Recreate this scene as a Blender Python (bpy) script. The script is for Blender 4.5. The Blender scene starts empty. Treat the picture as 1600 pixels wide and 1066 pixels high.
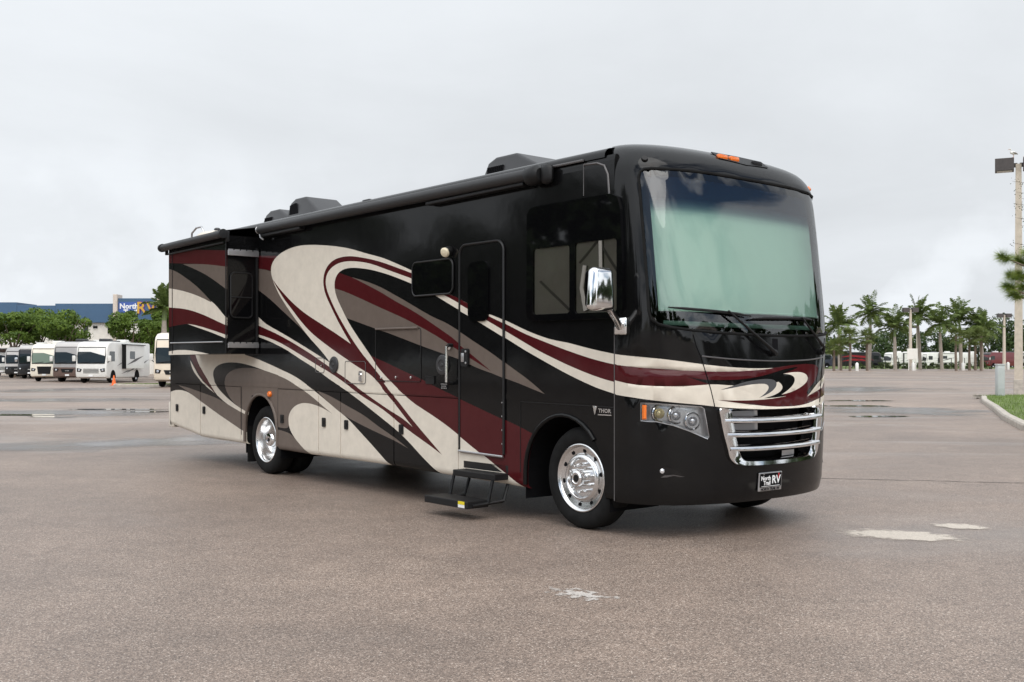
import bpy, bmesh, math, random
import numpy as np
from mathutils import Vector, Matrix
from mathutils.geometry import delaunay_2d_cdt
R = math.radians
SC = bpy.context.scene
COL = SC.collection
# ------------------------------------------------------------------ camera
cam = bpy.data.cameras.new('camera'); camo = bpy.data.objects.new('camera', cam); COL.objects.link(camo)
CAMH = 1.474
camo.location = (0, 0, CAMH); camo.rotation_euler = (R(90), 0, 0)
cam.sensor_width = 36; cam.lens = 36*1625/1600; cam.shift_y = 37/1600
cam.clip_start = .1; cam.clip_end = 6000
SC.camera = camo
SC.view_settings.view_transform = 'Standard'; SC.view_settings.look = 'None'
SC.view_settings.exposure = 0.0; SC.view_settings.gamma = 1
# ------------------------------------------------------------------ sky and sun
SUN_EL, SUN_DIR = R(48), Vector((.28, -.96, 0)).normalized()
wd = bpy.data.worlds.new('World'); SC.world = wd; wd.use_nodes = True
nt = wd.node_tree; nt.nodes.clear()
def wn(t, **k):
    n = nt.nodes.new(t)
    for a, b in k.items(): setattr(n, a, b)
    return n
def wmath(op, a, b=None, c=None, clamp=False):
    n = wn('ShaderNodeMath', operation=op, use_clamp=clamp)
    for i, s in enumerate((a, b, c)):
        if s is None: continue
        if isinstance(s, (int, float)): n.inputs[i].default_value = s
        else: nt.links.new(s, n.inputs[i])
    return n.outputs[0]
def wmix(f, a, b):
    n = wn('ShaderNodeMix', data_type='RGBA')
    for i, s in ((0, f), (6, a), (7, b)):
        if isinstance(s, (int, float)): n.inputs[i].default_value = s
        elif isinstance(s, tuple): n.inputs[i].default_value = (*s, 1)
        else: nt.links.new(s, n.inputs[i])
    return n.outputs[2]
sky = wn('ShaderNodeTexSky', sky_type='NISHITA'); sky.sun_disc = False
sky.sun_elevation = SUN_EL; sky.sun_rotation = math.atan2(SUN_DIR.x, SUN_DIR.y)
tc = wn('ShaderNodeTexCoord'); sep = wn('ShaderNodeSeparateXYZ'); nt.links.new(tc.outputs['Generated'], sep.inputs[0])
# cloud layer seen in perspective: direction divided by its height
den = wmath('ADD', wmath('ABSOLUTE', sep.outputs[2]), .16)
cmb = wn('ShaderNodeCombineXYZ')
nt.links.new(wmath('DIVIDE', sep.outputs[0], den), cmb.inputs[0]); nt.links.new(wmath('DIVIDE', sep.outputs[1], den), cmb.inputs[1])
nt.links.new(wmath('MULTIPLY', sep.outputs[2], 3.0), cmb.inputs[2])
n1 = wn('ShaderNodeTexNoise'); n1.inputs['Scale'].default_value = .9; n1.inputs['Detail'].default_value = 7; n1.inputs['Roughness'].default_value = .55; n1.inputs['Distortion'].default_value = .4
nt.links.new(cmb.outputs[0], n1.inputs['Vector'])
n2 = wn('ShaderNodeTexNoise'); n2.inputs['Scale'].default_value = 4.5; n2.inputs['Detail'].default_value = 8; n2.inputs['Roughness'].default_value = .6
nt.links.new(tc.outputs['Generated'], n2.inputs['Vector'])
# cover: a closed deck ahead, broken cumulus with blue behind the camera (as the mirror and windscreen show)
cover = wmath('MAXIMUM', wmath('ADD', wmath('MULTIPLY_ADD', sep.outputs[1], .5, .60), wmath('MULTIPLY', sep.outputs[0], -.22)), .40)
cov = wmath('MULTIPLY', wmath('SUBTRACT', wmath('ADD', n1.outputs['Fac'], cover), .84), 8.0, clamp=True)
glow = wmath('MULTIPLY_ADD', sep.outputs[0], -.62, .34)   # the deck thins out towards the left
hz = wmath('POWER', wmath('SUBTRACT', 1.0, wmath('ABSOLUTE', sep.outputs[2])), 5.0)
val = wmath('ADD', wmath('ADD', wmath('MULTIPLY', n1.outputs['Fac'], .27), wmath('MULTIPLY', n2.outputs['Fac'], .09)), .545)
val = wmath('ADD', wmath('ADD', val, wmath('MULTIPLY', glow, .26)), wmath('MULTIPLY', hz, .10))
n3 = wn('ShaderNodeTexNoise'); n3.inputs['Scale'].default_value = 6.0; n3.inputs['Detail'].default_value = 9; n3.inputs['Roughness'].default_value = .52
nt.links.new(tc.outputs['Generated'], n3.inputs['Vector'])
puff = wmath('MULTIPLY', wmath('SUBTRACT', n3.outputs['Fac'], .50), 7.0, clamp=True)             # far cumulus standing low over the horizon
band = wmath('MULTIPLY', wmath('SUBTRACT', .22, wmath('ABSOLUTE', sep.outputs[2])), 7.0, clamp=True)
shd = wmath('MULTIPLY', wmath('SUBTRACT', n3.outputs['Fac'], .58), 2.2, clamp=True)
val = wmath('ADD', val, wmath('MULTIPLY', wmath('MULTIPLY', puff, band), wmath('SUBTRACT', .20, wmath('MULTIPLY', shd, .75))))
sd3 = (SUN_DIR*math.cos(SUN_EL)+Vector((0, 0, math.sin(SUN_EL))))   # clouds opposite the sun are front-lit and brighter than the deck ahead
dt = wmath('ADD', wmath('ADD', wmath('MULTIPLY', sep.outputs[0], sd3.x), wmath('MULTIPLY', sep.outputs[1], sd3.y)), wmath('MULTIPLY', sep.outputs[2], sd3.z))
lit = wmath('MULTIPLY_ADD', dt, .5, .5, clamp=True)
val = wmath('MULTIPLY', val, wmath('MULTIPLY_ADD', wmath('POWER', lit, 2.0), 1.75, .82))
cl = wn('ShaderNodeCombineColor')
nt.links.new(wmath('MULTIPLY', val, .958), cl.inputs[0]); nt.links.new(val, cl.inputs[1]); nt.links.new(wmath('MULTIPLY', val, 1.045), cl.inputs[2])
nish = wn('ShaderNodeVectorMath', operation='SCALE'); nish.inputs[3].default_value = .10
nt.links.new(sky.outputs[0], nish.inputs[0])
skycol = wmix(cov, nish.outputs[0], cl.outputs[0])
bg = wn('ShaderNodeBackground'); nt.links.new(skycol, bg.inputs[0]); bg.inputs[1].default_value = 1.0
out = wn('ShaderNodeOutputWorld'); nt.links.new(bg.outputs[0], out.inputs[0])
sl = bpy.data.lights.new('sun', 'SUN'); sl.energy = 1.9; sl.angle = R(60); sl.color = (1, .96, .9)
so = bpy.data.objects.new('sun', sl); COL.objects.link(so)
sdir = (SUN_DIR*math.cos(SUN_EL)+Vector((0, 0, math.sin(SUN_EL))))
so.rotation_euler = sdir.to_track_quat('Z', 'Y').to_euler()
# ------------------------------------------------------------------ materials
def newmat(name):
    m = bpy.data.materials.new(name); m.use_nodes = True
    return m, m.node_tree, m.node_tree.nodes['Principled BSDF']
def noise(t, scale, detail=4, rough=.55, coord='Object', dist=0., vec=None):
    n = t.nodes.new('ShaderNodeTexNoise'); n.inputs['Scale'].default_value = scale; n.inputs['Detail'].default_value = detail
    n.inputs['Roughness'].default_value = rough; n.inputs['Distortion'].default_value = dist
    if vec is None:
        c = t.nodes.new('ShaderNodeTexCoord'); vec = c.outputs[coord]
    t.links.new(vec, n.inputs['Vector']); return n
def ramp(t, src, stops):
    r = t.nodes.new('ShaderNodeValToRGB'); e = r.color_ramp.elements
    while len(e) < len(stops): e.new(.5)
    for i, (p, c) in enumerate(stops):
        e[i].position = p; e[i].color = c if len(c) == 4 else (*c, 1)
    t.links.new(src, r.inputs[0]); return r.outputs[0]
def mixc(t, f, a, b, mode='MIX'):
    n = t.nodes.new('ShaderNodeMix'); n.data_type = 'RGBA'; n.blend_type = mode
    for i, s in ((0, f), (6, a), (7, b)):
        if isinstance(s, (int, float)): n.inputs[i].default_value = s
        elif isinstance(s, tuple): n.inputs[i].default_value = (*s[:3], 1)
        else: t.links.new(s, n.inputs[i])
    return n.outputs[2]
def mat(name, col, rough=.5, metal=0., spec=.5, coat=0., var=0., vscale=3., bump=0., bscale=40., emit=None):
    m, t, b = newmat(name)
    b.inputs['Base Color'].default_value = (*col, 1); b.inputs['Roughness'].default_value = rough; b.inputs['Metallic'].default_value = metal
    b.inputs['Specular IOR Level'].default_value = spec; b.inputs['Coat Weight'].default_value = coat; b.inputs['Coat Roughness'].default_value = .03
    if var:
        n = noise(t, vscale, 5)
        lo = tuple(c*(1-var) for c in col); hi = tuple(min(1, c*(1+var)) for c in col)
        t.links.new(ramp(t, n.outputs['Fac'], [(.3, lo), (.7, hi)]), b.inputs['Base Color'])
    if bump:
        n = noise(t, bscale, 3); bp = t.nodes.new('ShaderNodeBump'); bp.inputs['Strength'].default_value = bump; bp.inputs['Distance'].default_value = .01
        t.links.new(n.outputs['Fac'], bp.inputs['Height']); t.links.new(bp.outputs[0], b.inputs['Normal'])
    if emit: b.inputs['Emission Color'].default_value = (*emit[0], 1); b.inputs['Emission Strength'].default_value = emit[1]
    return m
def paint(name, col, coat=.55, ior=1.45):
    # clear-coated coach paint: slow ripples in the panel and a thin film of dust
    m, t, b = newmat(name)
    n = noise(t, 2.2, 3); n2 = noise(t, 9., 6, .6)
    lo = tuple(c*.94 for c in col); hi = tuple(c*1.06+.0012 for c in col)
    t.links.new(ramp(t, n2.outputs['Fac'], [(.3, lo), (.7, hi)]), b.inputs['Base Color'])
    b.inputs['Roughness'].default_value = .5; b.inputs['Specular IOR Level'].default_value = .02
    b.inputs['Coat Weight'].default_value = coat; b.inputs['Coat IOR'].default_value = ior
    t.links.new(ramp(t, n2.outputs['Fac'], [(.3, (.07,)*3), (.8, (.10,)*3)]), b.inputs['Coat Roughness'])
    bp = t.nodes.new('ShaderNodeBump'); bp.inputs['Strength'].default_value = .03; bp.inputs['Distance'].default_value = .04
    t.links.new(n.outputs['Fac'], bp.inputs['Height']); t.links.new(bp.outputs[0], b.inputs['Coat Normal'])
    return m
M = {}
M['K'] = paint('black_paint', (.0035, .0035, .0038)); M['C'] = paint('cream_paint', (.67, .61, .52)); M['R'] = paint('maroon_paint', (.062, .0065, .0085))
M['KC'] = paint('black_gelcoat', (.003, .003, .0033), .68, 1.46); M['G'] = paint('taupe_paint', (.135, .107, .09)); M['H'] = paint('grey_paint', (.085, .085, .088)); M['W'] = paint('white_paint', (.72, .71, .68))
M['rubber'] = mat('tyre_rubber', (.009, .009, .009), .85, spec=.2, var=.3, vscale=9); M['dark'] = mat('dark_plastic', (.008, .008, .0085), .5, spec=.3, bump=.15, bscale=120)
M['void'] = mat('dark_interior', (.006, .006, .007), .9, spec=.1); M['chrome'] = mat('chrome', (.78, .78, .78), .07, 1., bump=.02, bscale=9)
M['alu'] = mat('polished_aluminium', (.72, .72, .72), .2, 1., bump=.05, bscale=60); M['alu2'] = mat('satin_aluminium', (.55, .55, .56), .38, 1.)
M['amber'] = mat('amber_lens', (.8, .17, .01), .15, coat=.6); M['lamp'] = mat('lamp_glass', (.7, .7, .72), .08, .6); M['lampw'] = mat('porch_lens', (.75, .66, .48), .3)
M['black_glass'] = mat('black_glass', (.003, .003, .0035), .03, spec=.4); M['white'] = mat('white_print', (.8, .8, .8), .5); M['red'] = mat('red_print', (.6, .01, .02), .5)
M['yellow'] = mat('yellow_print', (.75, .6, .02), .5); M['trim'] = mat('dark_trim', (.012, .012, .0125), .35, spec=.35); M['rail'] = mat('grey_rail', (.09, .085, .085), .3)
M['fabric'] = mat('awning_vinyl', (.02, .02, .021), .55, bump=.1, bscale=30); M['roofm'] = mat('roof_membrane', (.06, .06, .06), .6)
M['plast'] = mat('shroud_plastic', (.028, .028, .03), .4, bump=.05, bscale=90); M['shade'] = mat('pleated_shade', (.80, .81, .78), .9, var=.03, vscale=2)
M['blind'] = mat('cab_blind', (.40, .38, .33), .9, var=.08, vscale=6); M['blindstrip'] = mat('blind_strip', (.2, .19, .17), .9)
M['dash'] = mat('dashboard', (.02, .025, .035), .6); M['dash2'] = mat('dash_top_pad', (.16, .2, .18), .7)
def glassmat(name, tint, top=None, z0=0., z1=1., ior=1.52):
    m = bpy.data.materials.new(name); m.use_nodes = True; t = m.node_tree; t.nodes.clear()
    o = t.nodes.new('ShaderNodeOutputMaterial'); mx = t.nodes.new('ShaderNodeMixShader'); tr = t.nodes.new('ShaderNodeBsdfTransparent'); gl = t.nodes.new('ShaderNodeBsdfGlossy')
    fr = t.nodes.new('ShaderNodeFresnel'); fr.inputs[0].default_value = ior; gl.inputs['Roughness'].default_value = .015
    tr.inputs[0].default_value = (*tint, 1)
    n = noise(t, 1.7, 2); bp = t.nodes.new('ShaderNodeBump'); bp.inputs['Strength'].default_value = .05; bp.inputs['Distance'].default_value = .06
    t.links.new(n.outputs['Fac'], bp.inputs['Height']); t.links.new(bp.outputs[0], gl.inputs['Normal'])
    if top:
        c = t.nodes.new('ShaderNodeTexCoord'); s = t.nodes.new('ShaderNodeSeparateXYZ'); t.links.new(c.outputs['Object'], s.inputs[0])
        mr = t.nodes.new('ShaderNodeMapRange'); mr.inputs[1].default_value = z0; mr.inputs[2].default_value = z1; t.links.new(s.outputs[2], mr.inputs[0])
        t.links.new(ramp(t, mr.outputs[0], [(0., tint), (.35, tuple(a*.5+b*.5 for a, b in zip(tint, top))), (1., top)]), tr.inputs[0])
    t.links.new(fr.outputs[0], mx.inputs[0]); t.links.new(tr.outputs[0], mx.inputs[1]); t.links.new(gl.outputs[0], mx.inputs[2]); t.links.new(mx.outputs[0], o.inputs[0])
    return m
M['wind'] = glassmat('windscreen_glass', (.79, 1.0, .91), (.035, .10, .18), 2.76, 2.88, 1.85); M['pane'] = glassmat('tinted_pane', (.74, .74, .72), ior=1.8)
# ------------------------------------------------------------------ mesh helpers
class MB:
    def __init__(s): s.v = []; s.f = []; s.m = []
    def add(s, vs, fs, mi=0):
        o = len(s.v); s.v += [tuple(v) for v in vs]; s.f += [tuple(i+o for i in f) for f in fs]; s.m += [mi]*len(fs); return s
    def box(s, lo, hi, mi=0, bev=0., T=None):
        if bev > 0:
            bm = bmesh.new(); bmesh.ops.create_cube(bm, size=1)
            for v in bm.verts: v.co = Vector([(lo[i]+hi[i])/2+v.co[i]*(hi[i]-lo[i]) for i in range(3)])
            bmesh.ops.bevel(bm, geom=bm.edges[:], offset=bev, segments=2, profile=.5, affect='EDGES')
            vs = [v.co.copy() for v in bm.verts]; fs = [[v.index for v in f.verts] for f in bm.faces]; bm.free()
        else:
            (a, b, c), (d, e, f) = lo, hi
            vs = [Vector(p) for p in ((a,b,c),(d,b,c),(d,e,c),(a,e,c),(a,b,f),(d,b,f),(d,e,f),(a,e,f))]
            fs = [(0,3,2,1),(4,5,6,7),(0,1,5,4),(1,2,6,5),(2,3,7,6),(3,0,4,7)]
        if T: vs = [T(v) for v in vs]
        return s.add(vs, fs, mi)
    def tube(s, path, r, n=8, mi=0, caps=True, closed=False):
        P = [Vector(p) for p in path]; k = len(P); rs = r if isinstance(r, (list, tuple)) else [r]*k
        vs = []; fs = []; up = None
        for i, p in enumerate(P):
            a = P[(i-1) % k] if (closed or i) else P[0]; b = P[(i+1) % k] if (closed or i < k-1) else P[-1]
            d = (b-a).normalized()
            if up is None: up = Vector((0, 0, 1)) if abs(d.z) < .9 else Vector((1, 0, 0))
            x = d.cross(up).normalized(); y = x.cross(d).normalized(); up = y
            for j in range(n):
                an = 2*math.pi*j/n; vs.append(p+(x*math.cos(an)+y*math.sin(an))*rs[i])
        for i in range(k if closed else k-1):
            for j in range(n):
                i2 = (i+1) % k; fs.append((i*n+j, i*n+(j+1) % n, i2*n+(j+1) % n, i2*n+j))
        if caps and not closed: fs += [tuple(range(n))[::-1], tuple(range((k-1)*n, k*n))]
        return s.add(vs, fs, mi)
    def lathe(s, prof, c, axis, n=32, mi=0):
        # prof: (radius, distance along axis)
        ax = Vector(axis).normalized(); x = ax.orthogonal().normalized(); y = ax.cross(x); c = Vector(c); vs = []; fs = []
        for r, d in prof:
            for j in range(n):
                an = 2*math.pi*j/n; vs.append(c+ax*d+(x*math.cos(an)+y*math.sin(an))*r)
        for i in range(len(prof)-1):
            for j in range(n): fs.append((i*n+j, i*n+(j+1) % n, (i+1)*n+(j+1) % n, (i+1)*n+j))
        return s.add(vs, fs, mi)
    def prism(s, pts, a, b, T=None, mi=0):
        # polygon pts (p,q) extruded between depths a and b; T maps (p, q, depth) to a point
        n = len(pts); vs = [T(p, q, a) for p, q in pts]+[T(p, q, b) for p, q in pts]
        fs = [tuple(range(n))[::-1], tuple(range(n, 2*n))]+[(i, (i+1) % n, n+(i+1) % n, n+i) for i in range(n)]
        return s.add(vs, fs, mi)
    def build(s, name, mats, parent=None, smooth=False, loc=None, fix=True):
        me = bpy.data.meshes.new(name); me.from_pydata([tuple(v) for v in s.v], [], s.f)
        for m in (mats if isinstance(mats, (list, tuple)) else [mats]): me.materials.append(m)
        me.polygons.foreach_set('material_index', s.m)
        if fix:
            bm = bmesh.new(); bm.from_mesh(me); bmesh.ops.recalc_face_normals(bm, faces=bm.faces[:]); bm.to_mesh(me); bm.free()
        if smooth:
            me.polygons.foreach_set('use_smooth', [True]*len(me.polygons))
            if smooth != 'all': me.set_sharp_from_angle(angle=R(smooth if isinstance(smooth, (int, float)) and smooth > 1 else 40))
        o = bpy.data.objects.new(name, me); COL.objects.link(o); o.parent = parent
        if loc is not None: o.location = loc
        return o
def tag(o, label, cat, group=None, kind=None):
    if label: o['label'] = label
    if cat: o['category'] = cat
    if group: o['group'] = group
    if kind: o['kind'] = kind
    return o
def empty(name, loc, rz=0.):
    o = bpy.data.objects.new(name, None); COL.objects.link(o); o.location = loc; o.rotation_euler = (0, 0, rz); o.empty_display_size = .3; return o
def copy_tree(o, parent=None):
    c = o.copy(); COL.objects.link(c); c.parent = parent
    for ch in o.children: copy_tree(ch, c)
    return c
def text_mesh(s, size, T, name, material, parent, depth=.002, align='CENTER', bold=0.):
    cu = bpy.data.curves.new('lettering', 'FONT'); cu.body = s; cu.size = size; cu.align_x = align; cu.align_y = 'CENTER'; cu.extrude = depth; cu.offset = bold; cu.resolution_u = 2
    t = bpy.data.objects.new('lettering_source', cu); COL.objects.link(t)
    dg = bpy.context.evaluated_depsgraph_get(); me = bpy.data.meshes.new_from_object(t.evaluated_get(dg))
    bpy.data.objects.remove(t); bpy.data.curves.remove(cu)
    me.materials.clear(); me.materials.append(material)
    for v in me.vertices: v.co = T(v.co.x, v.co.y, v.co.z)
    me.name = name; o = bpy.data.objects.new(name, me); COL.objects.link(o); o.parent = parent; return o
def inpoly(px, py, poly):
    P = np.asarray(poly); x1, y1 = P[:, 0], P[:, 1]; x2, y2 = np.roll(x1, -1), np.roll(y1, -1)
    c = np.zeros(len(px), bool)
    for a, b, d, e in zip(x1, y1, x2, y2):
        if b == e: continue
        m = ((b > py) != (e > py)) & (px < (d-a)*(py-b)/(e-b)+a); c ^= m
    return c
def rounded(x0, x1, y0, y1, r, n=5):
    o = []
    for cx, cy, a0 in ((x1-r, y1-r, 0), (x0+r, y1-r, 90), (x0+r, y0+r, 180), (x1-r, y0+r, 270)):
        for k in range(n+1): a = R(a0+90*k/n); o.append((cx+r*math.cos(a), cy+r*math.sin(a)))
    return o
def cut_sheet(outline, holes, paints, extra_pts=(), extra_lines=(), key='K'):
    """planar triangulation of outline minus holes, cut along every paint edge; returns verts, tris, colour key per tri"""
    vs = []; es = []
    def loop(p, closed=True):
        o = len(vs); n = len(p); vs.extend(Vector(q) for q in p)
        es.extend((o+i, o+(i+1) % n) for i in range(n if closed else n-1))
    xs = [p[0] for p in outline]; ys = [p[1] for p in outline]; bb = (min(xs), max(xs), min(ys), max(ys))
    loop(outline)
    for h in holes: loop(h)
    use = []
    for c, p in paints:
        a = np.asarray(p)
        if a[:, 0].max() < bb[0] or a[:, 0].min() > bb[1] or a[:, 1].max() < bb[2] or a[:, 1].min() > bb[3]: continue
        use.append((c, p)); loop(p)
    for l in extra_lines: loop(l, False)
    vs.extend(Vector(p) for p in extra_pts)
    V, E_, F, *_ = delaunay_2d_cdt(vs, es, [], 0, 1e-5)
    tri = np.array([f for f in F if len(f) == 3]); A = np.array([(v.x, v.y) for v in V])
    c = A[tri].mean(1); px, py = c[:, 0], c[:, 1]
    keep = inpoly(px, py, outline)
    for h in holes: keep &= ~inpoly(px, py, h)
    colr = np.array([key]*len(tri), dtype='<U2')
    for k, p in use: colr[inpoly(px, py, p)] = k
    return A, tri[keep], colr[keep]
PAL = ['K', 'C', 'R', 'G', 'H', 'W', 'KC']
def sheet_obj(name, A, tri, colr, mapf, parent, thick=0., inward=None, smooth=False, mats=None):
    mats = mats or PAL
    used = sorted(set(tri.ravel())); ix = {u: i for i, u in enumerate(used)}
    V = [Vector(mapf(*A[u])) for u in used]; F = [[ix[i] for i in t] for t in tri]; mi = [mats.index(k) for k in colr]
    if thick and inward is not None:
        cnt = {}
        for t, k in zip(F, mi):
            for i in range(3):
                a, b = t[i], t[(i+1) % 3]; cnt.setdefault((min(a, b), max(a, b)), []).append((a, b, k))
        base = {}
        for e, l in cnt.items():
            if len(l) == 1:
                a, b, k = l[0]
                for q in (a, b):
                    if q not in base: base[q] = len(V); V.append(V[q]+inward*thick)
                F.append([b, a, base[a], base[b]]); mi.append(k)
    me = bpy.data.meshes.new(name); me.from_pydata([tuple(v) for v in V], [], F)
    for k in mats: me.materials.append(M[k])
    me.polygons.foreach_set('material_index', mi)
    if smooth: me.polygons.foreach_set('use_smooth', [True]*len(F))
    o = bpy.data.objects.new(name, me); COL.objects.link(o); o.parent = parent; return o
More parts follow.
